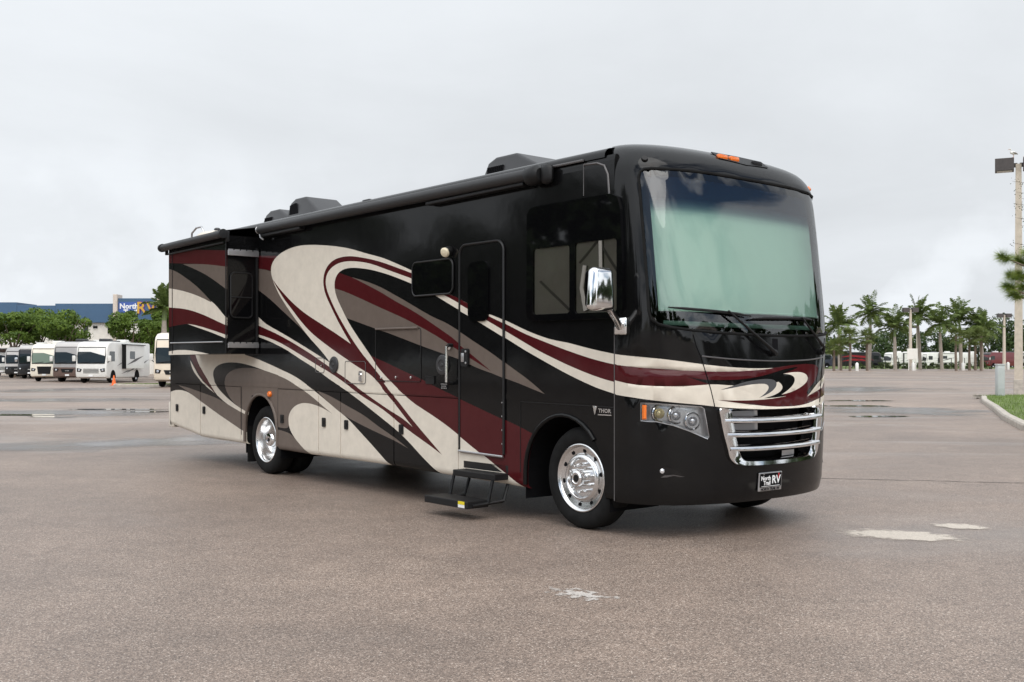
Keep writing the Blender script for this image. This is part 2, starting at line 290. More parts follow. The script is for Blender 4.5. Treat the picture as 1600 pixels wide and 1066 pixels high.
SIDE=[["R",[[6.4979,2.9273],[6.2309,2.9054],[5.7647,2.8711],[5.6518,2.7768],[5.742,2.6776],[5.9437,2.6882],[6.2309,2.73],[6.4979,2.7559]]],["G",[[6.4979,2.7559],[6.2321,2.7277],[6.0781,2.7064],[5.93,2.6794],[5.8349,2.6582],[5.742,2.6355],[5.2143,2.1331],[4.7979,1.7399],[4.8796,1.786],[5.0206,1.867],[5.1413,1.9301],[5.8406,2.2618],[5.9478,2.3101],[6.0597,2.3572],[6.4979,2.5274]]],["G",[[4.401,2.5349],[3.8215,2.4723],[3.6134,2.4298],[3.4794,2.3991],[3.3184,2.3568],[3.1949,2.3201],[3.1061,2.2904],[2.7377,2.16],[2.3922,2.0302],[2.2622,1.9834],[2.1588,1.9501],[2.0326,1.9146],[1.9832,1.8993],[1.9343,1.8824],[1.8618,1.8554],[1.767,1.8185],[1.6746,1.781],[1.4741,1.6957],[1.2557,1.6059],[1.1306,1.5511],[0.9334,1.4566],[0.7196,1.3589],[0.6633,1.3322],[0.5733,1.2857],[0.4193,1.1998],[0.5889,1.2406],[0.7842,1.2894],[0.9895,1.3333],[1.1983,1.3837],[1.3437,1.4139],[1.3924,1.4251],[1.4649,1.4437],[1.6598,1.4976],[1.7614,1.5224],[2.3323,1.6413],[2.474,1.6731],[2.7939,1.7478],[3.0061,1.7954],[3.3881,1.8748],[3.7193,1.9473],[4.2095,2.0515],[4.401,2.301],[4.401,2.3595]]],["R",[[4.401,2.6129],[4.2202,2.5668],[3.9021,2.4901],[3.8012,2.4622],[3.7036,2.4323],[3.3928,2.3307],[3.2428,2.2801],[3.1557,2.2487],[2.931,2.1637],[2.6526,2.0673],[2.4937,2.008],[2.3915,1.9675],[2.2674,1.9162],[1.9344,1.7745],[1.8663,1.7442],[1.8023,1.7118],[1.6797,1.6449],[1.4706,1.5423],[1.1943,1.3989],[1.7561,1.6104],[1.8728,1.6562],[2.0375,1.7233],[2.1352,1.7608],[2.3397,1.8326],[2.5812,1.9118],[2.7207,1.9551],[2.8645,1.9973],[3.2262,2.0968],[3.6348,2.214],[3.8994,2.2868],[4.0019,2.3133],[4.0721,2.3296],[4.401,2.3984]]],["R",[[3.6608,1.616],[3.3766,1.5411],[3.1279,1.4826],[2.7453,1.3845],[2.4612,1.3157],[2.3796,1.2937],[2.1695,1.2327],[2.0656,1.2042],[1.8839,1.1598],[1.6362,1.0932],[1.1839,0.9791],[0.8238,0.8912],[0.7384,0.8678],[0.5734,0.8188],[0.4082,0.777],[0.4082,0.526],[0.6346,0.2516],[0.6867,0.2689],[0.8287,0.337],[0.9214,0.3785],[1.0375,0.4262],[1.1788,0.4803],[1.3676,0.5491],[1.6518,0.6504],[3.1149,1.1647]]],["C",[[8.3977,1.5547],[8.3306,1.4848],[8.2588,1.4163],[8.1799,1.3497],[8.0943,1.2853],[7.972,1.2026],[7.7797,1.0836],[7.6822,1.0259],[7.5776,0.9719],[7.5009,0.9393],[7.4182,0.9101],[7.3307,0.8839],[7.24,0.86],[7.1015,0.8272],[6.871,0.7764],[6.5969,0.721],[6.5969,0.7652],[6.7696,0.8044],[6.9817,0.8607],[7.1467,0.9116],[7.3042,0.9689],[7.4561,1.0309],[7.5619,1.0815],[7.6232,1.1184],[7.6502,1.138],[7.6955,1.1792],[7.7137,1.2006],[7.7398,1.2446],[7.7466,1.2667],[7.7481,1.2886],[7.7435,1.3099],[7.732,1.3305],[7.7134,1.3499],[7.6877,1.3679],[7.6555,1.3843],[7.6177,1.3989],[7.5753,1.4115],[7.5293,1.4224],[7.4303,1.4388],[7.3786,1.4447],[7.2733,1.4529],[7.2203,1.4553],[7.1145,1.4574],[6.9579,1.4545],[6.8049,1.4455],[6.6559,1.4322],[6.4635,1.4095],[6.2327,1.3756],[5.6654,1.2826],[5.5424,1.2612],[5.4655,1.2449],[5.3572,1.2167],[5.0719,1.1351],[4.9003,1.0813],[4.7393,1.0236],[4.4965,0.9278],[4.2856,0.8489],[4.3842,0.8774],[4.4524,0.8949],[4.5232,0.9106],[4.6343,0.9305],[4.7112,0.9413],[4.7901,0.9499],[4.8708,0.9555],[4.9527,0.9568],[4.9938,0.9553],[5.0346,0.9521],[5.0748,0.9471],[5.1142,0.9403],[5.1524,0.9315],[5.1891,0.921],[5.2238,0.9088],[5.2564,0.895],[5.2865,0.8798],[5.3138,0.8634],[5.3381,0.8459],[5.359,0.8274],[5.3764,0.8082],[5.3902,0.7885],[5.4002,0.7683],[5.4065,0.7478],[5.409,0.7066],[5.4056,0.6861],[5.3906,0.646],[5.3659,0.6074],[5.3321,0.5709],[5.2906,0.5367],[5.2434,0.5043],[5.1922,0.4737],[5.1383,0.4444],[5.0822,0.4165],[4.9955,0.3765],[4.8182,0.3011],[4.7573,0.2459],[3.0167,0.2923],[3.0167,0.3263],[3.2347,0.448],[3.3935,0.534],[3.7766,0.7337],[3.8771,0.7841],[3.9294,0.8086],[4.0123,0.8431],[4.218,0.9196],[4.5778,1.0607],[4.7362,1.1189],[4.9669,1.2],[5.103,1.2461],[5.2107,1.2781],[5.3244,1.3069],[5.4428,1.3333],[5.9402,1.4365],[6.236,1.4945],[6.4288,1.5272],[6.6969,1.5661],[6.6969,1.5883],[8.3977,1.591]]],["G",[[6.5969,0.7652],[6.8941,0.842],[6.9753,0.8672],[7.0138,0.8811],[7.0505,0.896],[7.1183,0.9285],[7.1782,0.9644],[7.2304,1.003],[7.2748,1.0438],[7.3107,1.0864],[7.3361,1.1303],[7.3469,1.1747],[7.3451,1.1966],[7.3377,1.2182],[7.3242,1.239],[7.3046,1.2588],[7.2789,1.2774],[7.2477,1.2945],[7.2116,1.3101],[7.1716,1.324],[7.1283,1.3362],[7.0825,1.3468],[6.9858,1.3631],[6.8852,1.3738],[6.7831,1.3801],[6.681,1.3832],[6.5796,1.3839],[6.4795,1.3823],[6.3811,1.3784],[6.2844,1.3719],[6.1896,1.3632],[6.0966,1.3528],[5.9602,1.3351],[5.6968,1.2955],[5.6968,1.2912],[5.5269,1.2591],[5.4082,1.2306],[5.0706,1.1346],[4.9623,1.1015],[4.8582,1.0668],[4.7582,1.0306],[4.5049,0.9311],[4.2856,0.8489],[4.3847,0.8775],[4.4887,0.9032],[4.5613,0.918],[4.6749,0.9365],[4.7933,0.9502],[4.8745,0.9556],[4.9569,0.9566],[4.9981,0.9549],[5.0391,0.9515],[5.0795,0.9463],[5.119,0.9392],[5.1572,0.9302],[5.1938,0.9194],[5.2285,0.9069],[5.2609,0.8928],[5.2907,0.8773],[5.3177,0.8606],[5.3415,0.8429],[5.3618,0.8242],[5.3784,0.8049],[5.391,0.7851],[5.3996,0.765],[5.4042,0.7448],[5.4053,0.7249],[5.3989,0.6697],[5.3995,0.654],[5.4048,0.6404],[5.4165,0.6292],[5.4352,0.6206],[5.4608,0.6146],[5.4925,0.611],[5.5291,0.6094],[5.6113,0.6109],[5.7441,0.6189],[6.0181,0.6399],[6.207,0.9981],[6.4733,1.0118]]],["G",[[5.9252,0.5967],[5.6025,0.5757],[5.5141,0.5685],[5.4305,0.5579],[5.3915,0.5506],[5.3547,0.5418],[5.3202,0.5315],[5.2575,0.5065],[5.0587,0.4057],[4.9696,0.3652],[4.8182,0.3011],[4.8796,0.2364],[5.9715,0.258]]],["R",[[8.6246,1.5852],[8.5411,1.4896],[8.463,1.4214],[8.372,1.3564],[8.2439,1.2722],[8.1773,1.2315],[8.1065,1.1925],[8.0308,1.1557],[7.951,1.1207],[7.5808,0.974],[7.4144,0.9137],[7.2404,0.8601],[7.3751,0.8977],[7.4612,0.9254],[7.5023,0.9404],[7.5418,0.9563],[7.6159,0.9905],[7.7164,1.0469],[8.1156,1.3135],[8.2337,1.3994],[8.2855,1.4442],[8.3301,1.4902],[8.3667,1.5373],[8.3977,1.5849]]],["C",[[8.5849,1.4813],[8.3135,1.2831],[8.2479,1.2418],[8.2124,1.2222],[8.1748,1.2035],[8.0938,1.1684],[7.8792,1.087],[7.6761,1.0033],[7.8679,1.0597],[7.9622,1.0899],[8.054,1.122],[8.143,1.1561],[8.2284,1.1922],[8.3479,1.2504],[8.4196,1.2921],[8.4521,1.3139],[8.5081,1.3592],[8.5489,1.4068],[8.5635,1.4314],[8.5849,1.4813]]],["C",[[9.5013,0.9482],[9.3812,0.9744],[9.2595,0.9963],[9.1975,1.0046],[9.1348,1.011],[9.0717,1.0153],[9.0085,1.0175],[8.9458,1.0177],[8.8838,1.0158],[8.7637,1.0063],[8.6505,0.9897],[8.5966,0.9791],[8.4934,0.9549],[7.7709,0.7606],[7.4927,0.6883],[6.8628,0.5345],[6.7303,0.505],[6.5969,0.478],[6.5969,0.235],[9.6014,0.1503]]],["G",[[9.03,1.0901],[8.7769,1.0736],[8.5948,1.0558],[7.8506,0.9666],[7.636,0.9366],[7.5334,0.919],[7.3848,0.8898],[6.8239,0.7674],[6.5969,0.721],[6.5969,0.467],[7.0665,0.5848],[7.5639,0.7063],[8.1714,0.8674],[8.6083,0.9881],[8.7621,1.0272],[9.03,1.0901]]],["G",[[4.6768,1.1193],[4.5617,1.1033],[4.4868,1.0915],[4.4139,1.0781],[4.3084,1.0553],[4.1731,1.0216],[3.9127,0.9522],[3.6884,0.8964],[3.5962,0.8713],[3.4796,0.834],[3.2402,0.7473],[3.0422,0.6847],[2.8833,0.6312],[2.7813,0.5938],[2.6596,0.5446],[2.7965,0.5807],[2.9103,0.6076],[3.0282,0.6324],[3.3972,0.7044],[3.5869,0.7437],[3.8115,0.7935],[3.908,0.817],[3.9715,0.8341],[4.0339,0.8527],[4.0949,0.8729],[4.1845,0.9057],[4.2725,0.9405],[4.4462,1.0144],[4.6768,1.1193]]],["C",[[4.3431,1.466],[4.4589,1.5445],[4.532,1.591],[4.6093,1.6364],[4.8259,1.7569],[4.9818,1.8534],[5.2348,2.0231],[5.3601,2.1111],[5.4836,2.2013],[5.6267,2.3133],[5.6921,2.3715],[5.732,2.4112],[5.7873,2.4721],[5.8379,2.534],[5.8801,2.5969],[5.8995,2.6392],[5.9083,2.6812],[5.9037,2.7222],[5.8959,2.742],[5.8843,2.7611],[5.8691,2.7794],[5.8504,2.7968],[5.8035,2.8286],[5.7458,2.8559],[5.6798,2.879],[5.608,2.8983],[5.4934,2.921],[5.4141,2.9325],[5.2922,2.9444],[5.2097,2.9489],[5.085,2.9503],[5.0017,2.9482],[4.8775,2.9415],[4.6739,2.9247],[4.436,2.899],[4.2056,2.8691],[4.0196,2.8404],[3.9111,2.8206],[3.8052,2.7984],[3.4651,2.7202],[3.2342,2.6705],[3.1392,2.6469],[3.0172,2.6113],[2.7524,2.529],[2.6391,2.4918],[2.5569,2.4625],[2.4511,2.4216],[2.3488,2.3794],[2.2498,2.3362],[2.0582,2.2497],[1.986,2.2194],[1.9368,2.2008],[1.8868,2.1835],[1.6864,2.1199],[1.614,2.0952],[1.5448,2.0681],[1.4349,2.0201],[1.3902,2.0028],[1.3673,1.9951],[1.3203,1.9819],[1.1764,1.9486],[1.0382,1.9093],[0.9489,1.8814],[0.7337,1.8092],[0.6271,1.7764],[0.5416,1.7527],[0.4564,1.7309],[0.3925,1.7161],[0.3286,1.7031],[0.2646,1.6924],[0.1165,1.672],[0.0548,1.6611],[-0.126,1.6263],[-0.2246,1.6088],[-0.3221,1.5929],[-0.4754,1.57],[-0.485,1.2271],[-0.3182,1.2616],[-0.2624,1.275],[-0.2069,1.29],[-0.1142,1.317],[-0.0021,1.3517],[0.1108,1.3887],[0.2055,1.4215],[0.4168,1.4984],[0.6742,1.5948],[0.7742,1.635],[1.0185,1.7362],[1.3619,1.8745],[1.7284,2.0159],[2.1361,2.1788],[2.2376,2.2166],[2.3424,2.253],[2.4774,2.2974],[2.5886,2.332],[2.7319,2.3735],[2.8793,2.4144],[3.0005,2.446],[3.0936,2.4688],[3.2206,2.4978],[3.351,2.5248],[3.4515,2.5428],[3.5542,2.5583],[3.659,2.5717],[3.7655,2.5826],[3.873,2.5889],[3.944,2.5887],[4.0127,2.5833],[4.0453,2.5783],[4.0764,2.5715],[4.1055,2.5631],[4.1324,2.553],[4.1566,2.5412],[4.178,2.5279],[4.1965,2.5133],[4.2119,2.4976],[4.2242,2.4809],[4.24,2.4452],[4.2453,2.4078],[4.2418,2.3695],[4.2373,2.3503],[4.2236,2.3119],[4.1918,2.2554],[4.1491,2.2004],[4.0378,2.0749],[3.9722,2.0045],[3.9023,1.9359],[3.8278,1.8693],[3.6903,1.757],[3.4517,1.5718],[3.3049,1.4489],[3.2652,1.4199],[3.2018,1.3784],[3.1353,1.3388],[2.9562,1.2373],[2.8444,1.1762],[2.7512,1.1311],[2.6087,1.0676],[2.5368,1.0378],[2.4875,1.0194],[2.2372,0.9362],[2.0931,0.8858],[1.9774,0.8426],[1.8879,0.8071],[1.7802,0.7611],[1.5528,0.6595],[1.3284,0.5647],[1.1522,0.4878],[0.9791,0.4141],[0.7777,0.3231],[0.6867,0.284],[0.7745,0.2372],[2.0719,0.221],[2.0292,0.2918],[2.3595,0.4572],[2.4417,0.5015],[2.6055,0.5937],[2.6696,0.6277],[2.7362,0.6609],[2.8284,0.7041],[2.9245,0.7461],[3.0502,0.7967],[3.5276,0.9813],[3.7239,1.0547],[3.9576,1.1381],[4.2402,1.2266],[4.3676,1.2682],[4.4623,1.3013],[4.6521,1.3707],[4.7178,1.3932],[4.8198,1.4255],[5.1029,1.5099],[5.4258,1.6133],[5.5014,1.6352],[5.6186,1.6663],[5.8635,1.7251],[6.078,1.7702],[6.3029,1.8105],[6.3029,2.0932],[6.2017,2.0423],[6.1318,2.0103],[6.0577,1.9812],[5.9791,1.9552],[5.5733,1.8409],[5.1526,1.716],[4.969,1.6603],[4.3431,1.466]]],["R",[[5.8606,2.5684],[5.8026,2.5074],[5.7593,2.4678],[5.5943,2.3335],[5.5224,2.2788],[5.3421,2.16],[5.1879,2.0556],[5.109,2.0047],[4.973,1.9232],[4.8586,1.862],[4.7686,1.8191],[4.6442,1.7658],[4.4864,1.703],[4.2976,1.6315],[4.1102,1.5636],[3.7739,1.4458],[3.6835,1.4156],[3.5025,1.3592],[3.4458,1.3387],[3.3927,1.3162],[3.3433,1.2917],[3.2971,1.2656],[3.231,1.2251],[3.1149,1.2546],[3.7497,1.6631],[3.8667,1.6922],[4.0808,1.7721],[4.2711,1.8408],[4.8787,2.0506],[5.0148,2.1027],[5.1144,2.1446],[5.2121,2.1888],[5.308,2.2348],[5.4016,2.2829],[5.5232,2.3499],[5.613,2.4016],[5.7004,2.455],[5.7828,2.5107],[5.8606,2.5684]]],["R",[[6.3029,1.9682],[5.8263,1.8592],[5.7024,1.8288],[5.5419,1.7869],[5.3865,1.7439],[5.2358,1.7],[5.0167,1.6338],[4.8404,1.5783],[4.7041,1.5331],[4.441,1.4426],[4.1903,1.3522],[3.9412,1.2691],[3.6246,1.148],[3.3956,1.0677],[3.0879,0.9639],[2.9769,0.929],[2.8385,0.8881],[2.759,0.862],[2.6844,0.8328],[2.5672,0.7805],[2.5138,0.766],[2.0292,0.5212],[2.2378,0.5992],[2.5329,0.701],[2.7578,0.7837],[2.8575,0.8229],[3.0302,0.8966],[3.1614,0.9466],[3.2725,0.9837],[3.5359,1.0633],[3.6542,1.1009],[3.7412,1.1317],[3.9146,1.1969],[4.0341,1.2401],[4.1881,1.2935],[4.3155,1.3353],[4.4478,1.3757],[4.7239,1.4542],[5.4111,1.6571],[5.6055,1.71],[5.7687,1.749],[5.8964,1.7755],[6.0732,1.8072],[6.3029,1.8431]]],["R",[[-0.485,1.4788],[-0.3709,1.4966],[-0.2554,1.5173],[-0.1583,1.537],[-0.0407,1.5635],[0.1186,1.6021],[0.2604,1.6386],[0.5948,1.7297],[0.6804,1.7544],[0.7651,1.7822],[0.9791,1.8575],[1.1806,1.9238],[1.2256,1.9395],[1.2922,1.965],[1.5149,2.0563],[1.6075,2.0923],[1.7284,2.1344],[1.9056,2.1888],[1.9558,2.2058],[2.0046,2.2247],[2.1492,2.2864],[2.2763,2.3355],[2.4881,2.4127],[2.571,2.4401],[2.6278,2.4574],[2.7445,2.49],[3.0779,2.5795],[3.1722,2.6034],[3.2687,2.626],[3.4009,2.6536],[3.5367,2.6788],[3.7113,2.7071],[3.8185,2.7209],[3.891,2.7275],[3.964,2.7313],[4.037,2.732],[4.1094,2.7292],[4.1799,2.7223],[4.2139,2.7172],[4.2787,2.703],[4.3089,2.6939],[4.3373,2.6835],[4.3885,2.6591],[4.4311,2.6303],[4.4648,2.5979],[4.4784,2.5806],[4.4989,2.5444],[4.511,2.5067],[4.5152,2.4679],[4.5146,2.4483],[4.5084,2.4089],[4.4873,2.3501],[4.4531,2.2924],[4.4089,2.236],[4.2619,2.0712],[4.16,1.964],[4.0161,1.8257],[3.8667,1.6922],[3.231,1.2251],[3.1725,1.1792],[3.1307,1.1502],[2.9953,1.069],[2.9303,1.0279],[2.7082,0.8744],[2.5672,0.7805],[2.0292,0.5212],[2.1586,0.6026],[2.3504,0.72],[2.564,0.8547],[2.6412,0.9057],[2.8337,1.0375],[3.0614,1.1818],[3.1226,1.2227],[3.1611,1.2513],[3.2925,1.3545],[3.5872,1.5573],[3.6707,1.6178],[3.773,1.6955],[3.8526,1.7595],[3.9103,1.8088],[4.0408,1.9267],[4.1328,2.0128],[4.2036,2.0832],[4.2705,2.1553],[4.3335,2.2288],[4.3922,2.3035],[4.4179,2.3415],[4.4383,2.3799],[4.4517,2.4187],[4.4564,2.4575],[4.451,2.4953],[4.4441,2.5136],[4.4341,2.5313],[4.4211,2.5482],[4.405,2.5643],[4.3861,2.5794],[4.3405,2.6065],[4.2863,2.6291],[4.2255,2.6469],[4.1596,2.6597],[4.0901,2.6676],[4.0184,2.6711],[3.9458,2.6709],[3.873,2.6677],[3.8007,2.6621],[3.6935,2.6503],[3.5883,2.6355],[3.5194,2.6241],[3.4185,2.6046],[3.3207,2.5817],[2.978,2.4902],[2.6491,2.4044],[2.563,2.3803],[2.4531,2.3444],[2.1645,2.2416],[1.9105,2.1531],[1.8128,2.1173],[1.601,2.0348],[1.3088,1.9175],[1.1335,1.8495],[0.986,1.7893],[0.5987,1.6353],[0.5192,1.605],[0.4392,1.577],[0.28,1.5247],[0.1431,1.4814],[0.0268,1.4469],[-0.1074,1.4096],[-0.2214,1.3806],[-0.3158,1.3591],[-0.3912,1.344],[-0.485,1.3279]]]]
SLIDE=[["R",[[8.3317,3.0381],[8.0964,3.0547],[7.9219,3.0637],[7.805,3.0655],[7.7464,3.0649],[7.6288,3.0607],[7.4533,3.0493],[7.2803,3.0355],[6.1822,2.9401],[6.1822,2.7224],[6.6461,2.7774],[7.0254,2.8165],[7.3642,2.8453],[8.3317,2.9197]]],["G",[[7.7182,2.8629],[7.2937,2.8369],[7.0019,2.8142],[6.8315,2.7976],[6.6645,2.7795],[6.1822,2.7224],[6.1822,2.3979],[6.3855,2.4782],[6.5568,2.5412],[6.7352,2.6035],[6.9224,2.6639],[7.0705,2.7066],[7.2254,2.747],[7.44,2.7989],[7.7182,2.8629]]],["G",[[8.3317,2.8427],[8.1494,2.8125],[8.091,2.8008],[7.9785,2.7743],[7.8715,2.7443],[7.7686,2.7122],[7.475,2.6125],[7.2911,2.5444],[7.1211,2.4731],[6.9636,2.3993],[6.7402,2.288],[6.7402,2.2793],[6.9922,2.3401],[7.1492,2.3752],[7.3116,2.4083],[7.4794,2.4393],[7.7115,2.4772],[7.8917,2.5026],[8.0771,2.5254],[8.3317,2.5526]]],["C",[[8.3317,2.5502],[8.0764,2.5244],[7.8906,2.5023],[7.7101,2.477],[7.4778,2.4391],[7.3099,2.408],[7.1476,2.3747],[6.991,2.3391],[6.7402,2.2771],[6.7402,2.2935],[6.6134,2.2409],[6.5361,2.2037],[6.3257,2.087],[6.1822,2.0122],[6.1822,1.9361],[6.4171,1.9858],[6.8012,2.0725],[6.9512,2.1044],[7.1584,2.1445],[7.3744,2.1811],[7.5429,2.2044],[7.6585,2.2174],[7.7766,2.2284],[8.0189,2.2462],[8.3317,2.2648]]],["R",[[8.3317,2.2648],[8.0189,2.2462],[7.7766,2.2284],[7.6585,2.2174],[7.5429,2.2044],[7.3744,2.1811],[7.1584,2.1445],[6.9512,2.1044],[6.8012,2.0725],[6.4171,1.9858],[6.1822,1.9361],[6.1822,1.8113],[6.5905,1.8793],[7.0223,1.9451],[7.2492,1.9743],[7.3662,1.9865],[7.5457,2.0026],[7.7388,1.9979],[7.8687,1.9926],[8.0651,1.9805],[8.3317,1.9605]]],["C",[[7.5457,2.0015],[7.366,1.986],[7.249,1.974],[7.0221,1.9451],[6.5904,1.8793],[6.1822,1.8113],[6.1822,1.7606],[6.4746,1.8181],[6.7284,1.865],[6.8856,1.892],[7.3217,1.9628],[7.5457,2.0015]]],["C",[[8.3937,1.5995],[8.136,1.6191],[7.9453,1.6288],[7.8195,1.6317],[7.6332,1.6306],[7.4508,1.6239],[7.2727,1.6131],[7.0423,1.5941],[6.8191,1.572],[6.8191,1.5249],[8.3937,1.5223]]]]
